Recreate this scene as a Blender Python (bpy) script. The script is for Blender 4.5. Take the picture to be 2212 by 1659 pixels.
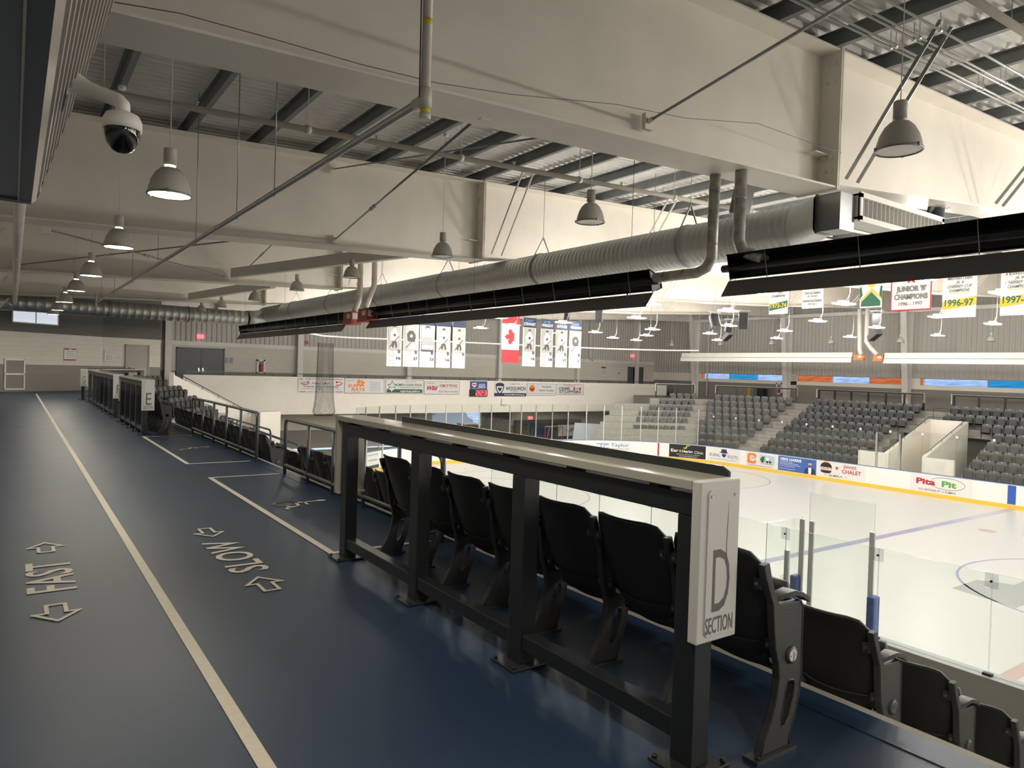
import bpy, math, random
from mathutils import Vector, Matrix
R=math.radians
random.seed(7)
for o in list(bpy.data.objects): bpy.data.objects.remove(o)
sc=bpy.context.scene
C=sc.collection
# ---------------- camera, world, exposure ----------------
H=1.55
yaw,pit,rol,FPX=0.61319671,-0.01817115,0.03029068,1534.0
fw=Vector((math.sin(yaw)*math.cos(pit),math.cos(yaw)*math.cos(pit),math.sin(pit)))
rt=Vector((math.cos(yaw),-math.sin(yaw),0)); up=rt.cross(fw)
c_,s_=math.cos(rol),math.sin(rol)
rt,up=c_*rt+s_*up,-s_*rt+c_*up
cam=bpy.data.cameras.new('camera'); camo=bpy.data.objects.new('camera',cam); C.objects.link(camo)
camo.matrix_world=Matrix(((rt.x,up.x,-fw.x,0),(rt.y,up.y,-fw.y,0),(rt.z,up.z,-fw.z,H),(0,0,0,1)))
cam.sensor_width=36; cam.lens=FPX/2212*36; cam.clip_start=.05; cam.clip_end=400
sc.camera=camo
w=bpy.data.worlds.new('world'); sc.world=w; w.use_nodes=True
bg=w.node_tree.nodes['Background']; bg.inputs[0].default_value=(.60,.75,1,1); bg.inputs[1].default_value=.85
sc.view_settings.view_transform='Standard'; sc.view_settings.look='None'; sc.view_settings.gamma=1
sc.view_settings.use_curve_mapping=False
sc.view_settings.exposure=0.62
sc.cycles.transparent_max_bounces=48
LED_W=15.0; LED_FILL=128.0; PEND_W=25.0
# ---------------- materials ----------------
MT={}
def mat(name,rgb,rough=.6,metal=0,noise=0,nscale=8,bump=0,bscale=60,spec=.5,emit=None,estr=0,coat=0):
    if name in MT: return MT[name]
    m=bpy.data.materials.new(name); m.use_nodes=True; nt=m.node_tree; b=nt.nodes['Principled BSDF']
    b.inputs['Base Color'].default_value=(*rgb,1); b.inputs['Roughness'].default_value=rough
    b.inputs['Metallic'].default_value=metal; b.inputs['Specular IOR Level'].default_value=spec
    b.inputs['Coat Weight'].default_value=coat
    if emit: b.inputs['Emission Color'].default_value=(*emit,1); b.inputs['Emission Strength'].default_value=estr
    if noise or bump:
        tc=nt.nodes.new('ShaderNodeTexCoord')
    if noise:
        n=nt.nodes.new('ShaderNodeTexNoise'); n.inputs['Scale'].default_value=nscale; n.inputs['Detail'].default_value=6
        nt.links.new(tc.outputs['Object'],n.inputs['Vector'])
        r=nt.nodes.new('ShaderNodeValToRGB')
        r.color_ramp.elements[0].position=.3; r.color_ramp.elements[1].position=.7
        r.color_ramp.elements[0].color=(*[c*(1-noise) for c in rgb],1); r.color_ramp.elements[1].color=(*[min(1,c*(1+noise)) for c in rgb],1)
        nt.links.new(n.outputs['Fac'],r.inputs['Fac']); nt.links.new(r.outputs['Color'],b.inputs['Base Color'])
        rr=nt.nodes.new('ShaderNodeMapRange'); rr.inputs[3].default_value=max(0,rough*(1-noise)); rr.inputs[4].default_value=min(1,rough*(1+noise))
        nt.links.new(n.outputs['Fac'],rr.inputs[0]); nt.links.new(rr.outputs[0],b.inputs['Roughness'])
    if bump:
        n2=nt.nodes.new('ShaderNodeTexNoise'); n2.inputs['Scale'].default_value=bscale; n2.inputs['Detail'].default_value=3
        nt.links.new(tc.outputs['Object'],n2.inputs['Vector'])
        bp=nt.nodes.new('ShaderNodeBump'); bp.inputs['Strength'].default_value=bump; bp.inputs['Distance'].default_value=.01
        nt.links.new(n2.outputs['Fac'],bp.inputs['Height']); nt.links.new(bp.outputs[0],b.inputs['Normal'])
    MT[name]=m; return m
def glassmat(name,tint,fac_min=.03,rough=.02):
    m=bpy.data.materials.new(name); m.use_nodes=True; nt=m.node_tree; nt.nodes.clear()
    o=nt.nodes.new('ShaderNodeOutputMaterial'); t=nt.nodes.new('ShaderNodeBsdfTransparent'); g=nt.nodes.new('ShaderNodeBsdfGlossy')
    mx=nt.nodes.new('ShaderNodeMixShader'); lf=nt.nodes.new('ShaderNodeLayerWeight'); lf.inputs[0].default_value=.5
    t.inputs[0].default_value=(*tint,1); g.inputs['Roughness'].default_value=rough
    pw=nt.nodes.new('ShaderNodeMath'); pw.operation='POWER'; pw.inputs[1].default_value=4.5; nt.links.new(lf.outputs['Facing'],pw.inputs[0])
    lw=nt.nodes.new('ShaderNodeMath'); lw.operation='MULTIPLY_ADD'; lw.inputs[1].default_value=.45; lw.inputs[2].default_value=fac_min; nt.links.new(pw.outputs[0],lw.inputs[0])
    nt.links.new(lw.outputs[0],mx.inputs[0]); nt.links.new(t.outputs[0],mx.inputs[1]); nt.links.new(g.outputs[0],mx.inputs[2]); nt.links.new(mx.outputs[0],o.inputs[0])
    MT[name]=m; return m
def blockmat(name,rgb,bw=.4,bh=.2,depth=.25,axis='XZ',rough=.7):
    m=mat(name,rgb,rough); nt=m.node_tree; b=nt.nodes['Principled BSDF']
    tc=nt.nodes.new('ShaderNodeTexCoord'); sp=nt.nodes.new('ShaderNodeSeparateXYZ'); cb=nt.nodes.new('ShaderNodeCombineXYZ')
    nt.links.new(tc.outputs['Object'],sp.inputs[0]); ad=nt.nodes.new('ShaderNodeMath'); ad.operation='ADD'
    nt.links.new(sp.outputs[0],ad.inputs[0]); nt.links.new(sp.outputs[1],ad.inputs[1])
    nt.links.new(ad.outputs[0],cb.inputs[0]); nt.links.new(sp.outputs[2],cb.inputs[1])
    br=nt.nodes.new('ShaderNodeTexBrick'); br.inputs['Scale'].default_value=1; br.inputs['Brick Width'].default_value=bw; br.inputs['Row Height'].default_value=bh
    br.inputs['Mortar Size'].default_value=.006; br.inputs['Color1'].default_value=(*rgb,1); br.inputs['Color2'].default_value=(*[c*.97 for c in rgb],1); br.inputs['Mortar'].default_value=(*[c*.8 for c in rgb],1)
    nt.links.new(cb.outputs[0],br.inputs['Vector']); nt.links.new(br.outputs['Color'],b.inputs['Base Color'])
    return m
mat('girder_paint',(.80,.75,.67),.45,noise=.04,nscale=1.5)
mat('white_paint',(.80,.78,.74),.5,noise=.03,nscale=2)
mat('deck_metal',(.62,.61,.58),.5,.2,noise=.06,nscale=3)
mat('purlin_steel',(.20,.215,.22),.5,.3,noise=.12,nscale=3)
mat('galv',(.55,.56,.55),.42,.85)
mat('galv_dark',(.30,.31,.31),.35,.9)
mat('black_steel',(.022,.024,.027),.3,.0,bump=.1,bscale=300)
mat('black_heater',(.012,.012,.012),.35,.2)
mat('dark_rail',(.085,.095,.105),.35,.1,bump=.1,bscale=250)
mat('seat_black',(.028,.027,.026),.42,bump=.25,bscale=350)
mat('seat_iron',(.05,.05,.05),.38,bump=.2,bscale=200)
mat('seat_grey',(.115,.113,.112),.4); mat('seat_pan_grey',(.075,.075,.077),.4)
mat('cream_lam',(.50,.48,.42),.22,coat=.3)
mat('sign_white',(.74,.73,.71),.45)
mat('sign_ink',(.16,.16,.17),.5)
mat('white_wall',(.88,.83,.75),.7,noise=.02,nscale=3)
mat('concrete',(.36,.34,.30),.8,noise=.12,nscale=5)
mat('grey_band',(.27,.245,.215),.7)
mat('siding',(.52,.50,.46),.5,noise=.03)
mat('dark_siding',(.15,.145,.135),.5)
mat('door_grey',(.10,.11,.13),.45)
mat('door_beige',(.36,.335,.29),.5)
mat('line_white',(.72,.66,.56),.5,noise=.05,nscale=20)
mat('board_white',(.82,.80,.77),.3,noise=.02,nscale=20)
mat('kick_yellow',(.78,.52,.06),.4)
mat('red',(.65,.03,.04),.5); mat('blue',(.03,.10,.42),.5); mat('navy',(.025,.035,.08),.6)
mat('black',(.012,.012,.013),.5); mat('white',(.85,.84,.82),.5); mat('orange',(.85,.20,.03),.45)
mat('green',(.02,.13,.07),.6); mat('lime',(.35,.6,.05),.5); mat('gold',(.80,.50,.05),.6); mat('teal',(.03,.35,.33),.5)
mat('grey',(.30,.30,.30),.6); mat('cloth',(.80,.78,.73),.8); mat('midgreen',(.10,.38,.06),.5)
mat('burner_red',(.42,.05,.03),.4); mat('chrome',(.6,.6,.6),.2,1)
mat('pvc',(.66,.62,.54),.4); mat('speaker',(.035,.037,.04),.5); mat('speaker_grey',(.13,.135,.14),.5)
mat('yellow',(.75,.60,.02),.5); mat('snow',(.85,.88,.95),.9,noise=.5,nscale=.9); mat('skin',(.55,.36,.27),.6)
mat('soffit',(.17,.18,.20),.35,.4,noise=.05); mat('flash',(.07,.08,.09),.4,.3); mat('rib_cream',(.42,.39,.34),.4)
mat('led',(1,1,1),.5,emit=(1,.98,.95),estr=28)
mat('warm_lens',(1,1,1),.5,emit=(1,.90,.62),estr=7)
mat('dull_lens',(.55,.54,.50),.15); mat('exit_red',(.9,.25,.3),.5,emit=(1,.15,.2),estr=.9)
mat('led_red',(1,.05,.05),.5,emit=(1,.04,.06),estr=4)
mat('lit_pane',(.8,.85,.9),.5,emit=(.8,.88,1),estr=.4)
mat('truck_white',(.80,.86,.95),.4)
glassmat('rink_glass',(.962,.98,.968)); mat('glass_edge',(.22,.29,.27),.2); glassmat('clear_glass',(.97,.98,.975))
glassmat('pane_clear',(.84,.91,1)); glassmat('pane_blue',(.22,.64,.82)); glassmat('pane_orange',(1,.46,.24))
blockmat('block_white',(.72,.68,.60)); blockmat('block_grey',(.27,.245,.215))
# blue rubber floor: soft sheen, faint mottling and seams
m=mat('blue_floor',(.019,.042,.088),.38,noise=.12,nscale=1.3,bump=.15,bscale=500)
# ice
m=mat('ice',(.56,.56,.535),.3,spec=.35,noise=.015,nscale=1.2,bump=.02,bscale=6)
# netting
m=bpy.data.materials.new('netting'); m.use_nodes=True; nt=m.node_tree; b=nt.nodes['Principled BSDF']; b.inputs['Base Color'].default_value=(.02,.02,.022,1)
tc=nt.nodes.new('ShaderNodeTexCoord'); wv=[]
for ax in (0,1):
    mp=nt.nodes.new('ShaderNodeMapping'); mp.inputs['Rotation'].default_value=(0,R(45 if ax else -45),0)
    nt.links.new(tc.outputs['Object'],mp.inputs['Vector'])
    wt=nt.nodes.new('ShaderNodeTexWave'); wt.inputs['Scale'].default_value=4.5; wt.bands_direction='X'; nt.links.new(mp.outputs[0],wt.inputs['Vector'])
    gt=nt.nodes.new('ShaderNodeMath'); gt.operation='GREATER_THAN'; gt.inputs[1].default_value=.955; nt.links.new(wt.outputs['Fac'],gt.inputs[0]); wv.append(gt)
mx=nt.nodes.new('ShaderNodeMath'); mx.operation='MAXIMUM'; nt.links.new(wv[0].outputs[0],mx.inputs[0]); nt.links.new(wv[1].outputs[0],mx.inputs[1])
nt.links.new(mx.outputs[0],b.inputs['Alpha']); MT['netting']=m
# spiral duct: helical seams as bump come from geometry rings
# ---------------- builders ----------------
WL={}
class MB:
    def __init__(s): s.v=[]; s.f=[]; s.m=[]; s.s=[]
    def add(s,vs,fs,m=0,sm=False):
        n=len(s.v); s.v+=[tuple(v) for v in vs]
        for f in fs: s.f.append([i+n for i in f]); s.m.append(m); s.s.append(sm)
        return s
    def box(s,x0,x1,y0,y1,z0,z1,m=0):
        vs=[(x,y,z) for z in (z0,z1) for y in (y0,y1) for x in (x0,x1)]
        return s.add(vs,[(0,2,3,1),(4,5,7,6),(0,1,5,4),(2,6,7,3),(0,4,6,2),(1,3,7,5)],m)
    def bar(s,p0,p1,w,h,m=0,upv=(0,0,1)):
        p0=Vector(p0);p1=Vector(p1);d=(p1-p0).normalized();u=Vector(upv)
        sd=d.cross(u)
        if sd.length<1e-4: sd=d.cross(Vector((1,0,0)))
        sd.normalize(); u=sd.cross(d).normalized()
        vs=[p+sd*a*w/2+u*b*h/2 for p in (p0,p1) for a,b in ((-1,-1),(1,-1),(1,1),(-1,1))]
        return s.add(vs,[(0,3,2,1),(4,5,6,7),(0,1,5,4),(1,2,6,5),(2,3,7,6),(3,0,4,7)],m)
    def cyl(s,p0,p1,r,n=12,m=0,r2=None,caps=True,sm=True):
        p0=Vector(p0);p1=Vector(p1);d=(p1-p0).normalized(); a=Vector((0,0,1)) if abs(d.z)<.9 else Vector((1,0,0))
        u=d.cross(a).normalized(); v=d.cross(u); r2=r if r2 is None else r2
        vs=[p+(u*math.cos(t)+v*math.sin(t))*q for p,q in ((p0,r),(p1,r2)) for t in [2*math.pi*i/n for i in range(n)]]
        s.add(vs,[(i,(i+1)%n,n+(i+1)%n,n+i) for i in range(n)],m,sm)
        if caps:
            k=len(s.v)-2*n
            s.f.append([k+i for i in range(n)][::-1]); s.f.append([k+n+i for i in range(n)]); s.m+=[m,m]; s.s+=[False,False]
        return s
    def tube(s,pts,r,n=10,m=0,closed=False):
        P=[Vector(p) for p in pts]; N=len(P); rings=[]; prev=None
        for i,p in enumerate(P):
            if closed: d=(P[(i+1)%N]-P[i-1]).normalized()
            else: d=(P[min(i+1,N-1)]-P[max(i-1,0)]).normalized()
            if prev is None:
                a=Vector((0,0,1)) if abs(d.z)<.9 else Vector((1,0,0)); u=d.cross(a).normalized()
            else: u=(prev-d*prev.dot(d)).normalized()
            prev=u; v=d.cross(u); rr=r[i] if isinstance(r,(list,tuple)) else r
            rings.append([p+(u*math.cos(t)+v*math.sin(t))*rr for t in [2*math.pi*k/n for k in range(n)]])
        vs=[q for rg in rings for q in rg]; fs=[]
        for i in range(N if closed else N-1):
            a=i*n;b=((i+1)%N)*n
            fs+=[(a+k,a+(k+1)%n,b+(k+1)%n,b+k) for k in range(n)]
        s.add(vs,fs,m,True)
        if not closed:
            k=len(s.v)-N*n; s.f+= [[k+i for i in range(n)][::-1],[k+(N-1)*n+i for i in range(n)]]; s.m+=[m,m]; s.s+=[False,False]
        return s
    def lathe(s,prof,o=(0,0,0),n=20,m=0,axis=None,sm=True):
        o=Vector(o); M=Matrix.Identity(3)
        if axis is not None: M=Vector((0,0,1)).rotation_difference(Vector(axis)).to_matrix()
        vs=[o+M@Vector((r*math.cos(t),r*math.sin(t),z)) for r,z in prof for t in [2*math.pi*k/n for k in range(n)]]
        fs=[(i*n+k,i*n+(k+1)%n,(i+1)*n+(k+1)%n,(i+1)*n+k) for i in range(len(prof)-1) for k in range(n)]
        return s.add(vs,fs,m,sm)
    def prism(s,poly,ex,m=0):
        n=len(poly); ex=Vector(ex); P=[Vector(p) for p in poly]
        s.add(P+[p+ex for p in P],[list(range(n))[::-1],[n+i for i in range(n)]]+[(i,(i+1)%n,n+(i+1)%n,n+i) for i in range(n)],m); return s
    def quad(s,a,b,c,d,m=0): return s.add([a,b,c,d],[(0,1,2,3)],m)
    def build(s,name,mats,parent=None,world=True,bev=0):
        me=bpy.data.meshes.new(name); off=WL.get(parent,Vector((0,0,0))) if (parent and world) else Vector((0,0,0))
        me.from_pydata([(v[0]-off.x,v[1]-off.y,v[2]-off.z) for v in s.v],[],s.f)
        if not isinstance(mats,(list,tuple)): mats=[mats]
        for k in mats: me.materials.append(MT[k])
        me.polygons.foreach_set('material_index',s.m); me.polygons.foreach_set('use_smooth',s.s); me.update()
        o=bpy.data.objects.new(name,me); C.objects.link(o)
        if parent: o.parent=parent; WL[o]=off
        if bev:
            md=o.modifiers.new('bevel','BEVEL'); md.width=bev; md.segments=2; md.limit_method='ANGLE'; md.angle_limit=R(40)
        return o
def tag(o,label,cat,group=None,kind=None):
    o['label']=label; o['category']=cat
    if group: o['group']=group
    if kind: o['kind']=kind
    return o
def struct(o,label=None):
    o['kind']='structure'
    if label: o['label']=label
    return o
def thing(name,label,cat,loc=(0,0,0),group=None,rz=0):
    o=bpy.data.objects.new(name,None); C.objects.link(o); o.location=loc; o.rotation_euler=(0,0,rz); o.empty_display_size=.1
    WL[o]=Vector(loc); return tag(o,label,cat,group)
def copy_tree(o,parent=None,loc=None,rz=None,label=None,group=None):
    c=o.copy(); C.objects.link(c)
    if parent: c.parent=parent
    if loc is not None: c.location=loc
    if rz is not None: c.rotation_euler=(0,0,rz)
    if label: c['label']=label
    if group: c['group']=group
    for ch in KIDS(o): copy_tree(ch,c)
    return c
_k={}
def KIDS(o):
    return [c for c in o.children if c.get('tmp')!=1]
def ordn(n): 
    w={1:'first',2:'second',3:'third',4:'fourth',5:'fifth',6:'sixth',7:'seventh',8:'eighth',9:'ninth',10:'tenth',11:'eleventh',12:'twelfth'}
    if n in w: return w[n]
    return '%d%s'%(n,'th' if 10<n%100<20 else {1:'st',2:'nd',3:'rd'}.get(n%10,'th'))
# curves -> flat geometry (text and filled outlines with holes)
_tc={}
def _cv(cu):
    ob=bpy.data.objects.new('t',cu); me=ob.to_mesh(); vs=[tuple(v.co) for v in me.vertices]; fs=[tuple(p.vertices) for p in me.polygons]
    ob.to_mesh_clear(); bpy.data.objects.remove(ob); bpy.data.curves.remove(cu)
    return vs,fs
def textgeo(t,off=0.0,shear=0.0):
    k=(t,off,shear)
    if k not in _tc:
        cu=bpy.data.curves.new('t','FONT'); cu.body=t; cu.offset=off; cu.shear=shear; cu.resolution_u=3; cu.fill_mode='FRONT'
        vs,fs=_cv(cu)
        xs=[v[0] for v in vs] or [0]; 
        _tc[k]=(vs,fs,min(xs),max(xs))
    return _tc[k]
def plategeo(loops,th,bev=0):
    cu=bpy.data.curves.new('t','CURVE'); cu.dimensions='2D'; cu.fill_mode='BOTH'; cu.extrude=th/2; cu.bevel_depth=bev; cu.bevel_resolution=1
    for lp in loops:
        sp=cu.splines.new('POLY'); sp.points.add(len(lp)-1); sp.use_cyclic_u=True
        for p,q in zip(sp.points,lp): p.co=(q[0],q[1],0,1)
    return _cv(cu)
CAP=.682
def planemap(o,ux,uy=(0,0,1)):
    o=Vector(o);ux=Vector(ux).normalized();uy=Vector(uy).normalized();n=ux.cross(uy)
    return lambda u,v,d: o+ux*u+uy*v+n*d
def sign_items(items,f,parent,name='lettering',d0=.004,world=True):
    """items: ('t',text,cx,cy,cap_h,colour,width|None,off,shear) ('r',x0,y0,x1,y1,colour) ('p',[pts],colour) ('c',cx,cy,r,colour)"""
    grp={'lettering':[], 'artwork':[]}
    for i,it in enumerate(items): grp['lettering' if it[0]=='t' else 'artwork'].append((i,it))
    for nm,lst in grp.items():
        if not lst: continue
        b=MB(); cols=[]
        for i,it in lst:
            d=d0+i*.0006
            if it[0]=='t':
                _,t,cx,cy,ch,col=it[:6]; wd=it[6] if len(it)>6 else None; off=it[7] if len(it)>7 else .01; sh=it[8] if len(it)>8 else 0
                vs,fs,x0,x1=textgeo(t,off,sh); s=ch/CAP; sx=s if wd is None else wd/max(1e-6,(x1-x0)); mx=(x0+x1)/2
                vv=[(cx+(v[0]-mx)*sx,cy+(v[1]-CAP/2)*s) for v in vs]
            elif it[0]=='r':
                _,a,c,e,g,col=it; n=max(1,int((e-a)/.6)) ; vv=[];fs=[]
                for k in range(n+1): vv+=[(a+(e-a)*k/n,c),(a+(e-a)*k/n,g)]
                fs=[(2*k,2*k+2,2*k+3,2*k+1) for k in range(n)]
            elif it[0]=='p':
                _,pts,col=it; vs,fs=plategeo([pts],0); vv=[(v[0],v[1]) for v in vs]
            elif it[0]=='c':
                _,cx,cy,r,col=it; vv=[(cx+r*math.cos(2*math.pi*k/20),cy+r*math.sin(2*math.pi*k/20)) for k in range(20)]; fs=[tuple(range(20))]
            if col not in cols: cols.append(col)
            b.add([f(u,v,d) for u,v in vv],fs,cols.index(col))
        b.build(nm,cols,parent,world)
def board_sign(name,label,cat,o,ux,w,h,items,base='sign_white',frame='grey',group=None,th=.03,bev=.02,uy=(0,0,1)):
    f=planemap(o,ux,uy); t=thing(name,label,cat,f(w/2,h/2,0),group)
    b=MB(); p=[f(0,0,0),f(w,0,0),f(w,h,0),f(0,h,0)]; q=[f(0,0,-th),f(w,0,-th),f(w,h,-th),f(0,h,-th)]
    b.add(p+q,[(0,1,2,3),(7,6,5,4),(0,4,5,1),(1,5,6,2),(2,6,7,3),(3,7,4,0)]); b.build('panel',base,t)
    if frame:
        b=MB(); e=bev
        for (x0,y0,x1,y1) in ((0,0,w,e),(0,h-e,w,h),(0,0,e,h),(w-e,0,w,h)):
            b.add([f(x0,y0,.006),f(x1,y0,.006),f(x1,y1,.006),f(x0,y1,.006),f(x0,y0,0),f(x1,y0,0),f(x1,y1,0),f(x0,y1,0)],[(0,1,2,3),(0,4,5,1),(1,5,6,2),(2,6,7,3),(3,7,4,0)])
        b.build('frame',frame,t)
    sign_items(items,f,t); return t

mat('ice_blue',(.36,.35,.50),.16); mat('ice_red',(.56,.42,.40),.16); mat('ice_grey',(.42,.42,.42),.16)
mat('dome_black',(.006,.006,.006),.06); mat('heater_shield',(.12,.115,.11),.5)
mat('pipe_stain',(.42,.41,.38),.45,.4,noise=.35,nscale=9); mat('lamp_body',(.50,.48,.44),.42)
mat('x',(0,0,0))
mat('scratch',(.25,.13,.10),.6)
mat('blue_cap',(.12,.20,.45),.4)
mat('tay_blue',(.10,.22,.50),.5); mat('maroon',(.45,.02,.04),.5); mat('brown',(.10,.05,.03),.6); mat('photo_grey',(.35,.36,.36),.6); mat('sky_ad',(.45,.55,.65),.6)
mat('ad_blue',(.05,.13,.42),.5)
mat('clear_clip',(.6,.62,.64),.2)
mat('cap_grey',(.33,.33,.32),.4)
glassmat('clear_plate',(.86,.87,.89))
mat('pad_blue',(.03,.07,.27),.45,noise=.3,nscale=14)
mat('mottled_dark',(.10,.09,.085),.6,noise=.5,nscale=9)
mat('banner_white',(.78,.77,.73),.8); mat('mid_grey',(.42,.41,.39),.8); mat('dark_grey',(.09,.09,.09),.8)
# ================= STRUCTURE =================
TOP=lambda x:5.82+.038*x
def BOT(x):
    pts=[(-3,3.78),(9.4,4.25),(9.41,4.30),(15,4.80),(24.7,5.14),(33.4,5.54),(42,6.1),(51,6.42)]
    for (a,b),(c,d) in zip(pts,pts[1:]):
        if x<=c: return b+(d-b)*(x-a)/(c-a)
    return pts[-1][1]
YMIN,YEND,XW,XF_=-30.0,47.6,-2.6,50.0
# walkway slab
b=MB(); b.prism([(XW,-12,-.25),(3.28,-12,-.25),(3.28,31,-.25),(5.7,35.2,-.25),(6.3,37.9,-.25),(6.6,39,-.25),(8,44.2,-.25),(50,44.2,-.25),(50,47.6,-.25),(XW,47.6,-.25)],(0,0,.25))
struct(b.build('floor','blue_floor'),'blue rubber walking track around the stands')
b=MB(); b.box(3.28,3.33,-12,31,-.44,.004); b.box(3.10,3.28,-12,31,0,.004,1)
struct(b.build('trim_1',['concrete','blue_floor']),'metal nosing along the edge of the blue track')
# ice, slab, exterior
XN,XB,YC,HL,RC=12.4,38.0,5.6,31.5,8.5
L1=HL-RC; AL=RC*math.pi/2; WL_=(XB-XN)-2*RC
def path(s):
    if s<L1: return Vector((XB,YC+s,0)),Vector((0,1,0))
    s-=L1
    if s<AL:
        a=s/RC; return Vector((XB-RC+RC*math.cos(a),YC+L1+RC*math.sin(a),0)),Vector((-math.sin(a),math.cos(a),0))
    s-=AL
    if s<WL_: return Vector((XB-RC-s,YC+HL,0)),Vector((-1,0,0))
    s-=WL_
    if s<AL:
        a=s/RC; return Vector((XN+RC-RC*math.sin(a),YC+L1+RC*math.cos(a),0)),Vector((-math.cos(a),-math.sin(a),0))
    s-=AL
    return Vector((XN,YC+L1-s,0)),Vector((0,-1,0))
SEND=2*AL+L1+WL_+L1+34
ICE=-4.15
pl=[path(SEND*i/400)[0] for i in range(401)]; pl=[p for p in pl if p.y>-25]
b=MB(); b.prism([(p.x,p.y,ICE-.1) for p in pl]+[(XN,-25,ICE-.1),(XB,-25,ICE-.1)][0:2],(0,0,.1)); struct(b.build('floor','ice'),'white ice sheet of the rink')
b=MB(); b.box(3,50,-30,47.6,ICE-.4,ICE-.12); struct(b.build('floor','concrete'),'concrete floor around the ice')
b=MB(); b.box(50.2,120,-60,120,-2.2,-1.6); b.add([(52,-60,-1.6),(120,-60,8),(120,120,8),(52,120,-1.6)],[(0,1,2,3)])
b.add([(-60,47.9,ICE-.05),(120,47.9,ICE-.05),(120,140,ICE+6),(-60,140,ICE+6)],[(0,1,2,3)])
struct(b.build('floor','snow'),'snowy ground outside the windows')
# ice markings
def icestrip(name,pts,col,label):
    b=MB()
    for q in pts: b.add([(x,y,ICE+.003) for x,y in q],[tuple(range(len(q)))])
    return struct(b.build(name,col),label)
def ring(cx,cy,r,wd,n=64):
    return [[(cx+r*math.cos(a),cy+r*math.sin(a)),(cx+r*math.cos(c),cy+r*math.sin(c)),(cx+(r-wd)*math.cos(c),cy+(r-wd)*math.sin(c)),(cx+(r-wd)*math.cos(a),cy+(r-wd)*math.sin(a))] for a,c in [(2*math.pi*i/n,2*math.pi*(i+1)/n) for i in range(n)]]
def disc(cx,cy,r,n=28): return [[(cx+r*math.cos(2*math.pi*i/n),cy+r*math.sin(2*math.pi*i/n)) for i in range(n)]]
CX=25.1
icestrip('trim_2',[[(XN,13.25),(XB,13.25),(XB,13.58),(XN,13.58)]],'ice_blue','blue line under the ice')
icestrip('trim_3',[[(XN,5.45),(XB,5.45),(XB,5.75),(XN,5.75)]],'ice_red','centre red line under the ice')
icestrip('trim_4',ring(CX,5.6,4.4,.07),'ice_blue','centre circle line')
icestrip('trim_5',[[(14.2,33.55),(36.1,33.55),(36.1,33.61),(14.2,33.61)]]+sum([ring(x,27.4,4.5,.06) for x in (18.4,31.8)],[]),'ice_red','goal line and end circles under the ice')
icestrip('trim_6',disc(18.4,11.9,.32)+disc(31.4,11.9,.32)+disc(18.4,27.4,.3)+disc(31.8,27.4,.3)+[[(CX-1.1+.02,33.5),(CX+1.1,33.5),(CX+1.1,32.4),(CX+.6,31.9),(CX-.6,31.9),(CX-1.1,32.4)]][:0],'ice_red','faceoff dots')
icestrip('trim_7',[[(21.2,7.3),(21.6,9.0),(23.2,9.0),(23.6,8.2),(25.6,8.2),(25.9,7.2)],[(22.6,5.9),(22.6,7.31),(24.4,7.31),(24.4,5.9)],[(25.6,3.9),(25.9,7.2),(27.2,7.2),(26.9,3.9)]],'ice_grey','pale grey team mark in the centre circle')
icestrip('trim_8',[[(22.9,33.56),(27.3,33.56),(27.0,32.2),(26.2,31.5),(24.0,31.5),(23.2,32.2)]],'ice_blue','goal crease')
# tiers, near and far
def tiers(sgn,x0,z0,name,label):
    X=lambda k: x0+sgn*.87*k
    b=MB()
    for k in range(1,9):
        a,c=sorted((X(k-1),X(k))); z=z0-.44*k
        segs=[(-12,31)] if k<3 else [(-12,17.2),(22.4,31)]
        for y0,y1 in segs: b.box(a,c,y0,y1,z-.5,z)
        e=5.7-.32*k
        P=[(X(k-1),31),(X(k),31),(X(k)+sgn*.5*(e),31+.866*e),(X(k-1)+sgn*.5*(e+.3),31+.866*(e+.3))]
        P=[Vector((p[0],p[1],z-.5)) for p in P]
        b.prism(P if sgn<0 else P[::-1],(0,0,.5))
        e2=8.0 if sgn<0 else 1.0
        P2=[P[3],P[2],P[2]+Vector((sgn*.866*e2,.5*e2,0)),P[3]+Vector((sgn*.866*e2,.5*e2,0))]
        b.prism(P2 if sgn<0 else P2[::-1],(0,0,.5))
    # aisle half steps
    for k in range(1,9):
        for (y0,y1) in ((10.1,11.4),(20.45,21.8),(29.65,30.95)):
            if k>2 and y0>20 and y0<22: continue
            a,c=sorted((X(k-1),X(k-1)+sgn*.42)); z=z0-.44*k
            b.box(a,c,y0,y1,z,z+.21)
    return struct(b.build(name,'concrete'),label)
tiers(1,3.28,0,'floor','concrete tiers of the near stand')
tiers(-1,47.95,-.2,'floor','concrete tiers of the far stand')
b=MB(); b.box(10.24,11.25,-12,29,ICE-.1,-3.52); b.box(3,3.28,-12,31,ICE,-.25)
struct(b.build('floor','concrete'),'cross aisle in front of the near stand')
b=MB(); b.prism([(x,y,-1.3) for x,y in ((47.95,-12),(50,-12),(50,47.6),(44,47.6),(44,44.2),(40.2,38.6),(42.6,37.6),(45.1,36),(47.95,31))],(0,0,1.1)); struct(b.build('floor','concrete'),'walkway behind the far stand')
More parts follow.
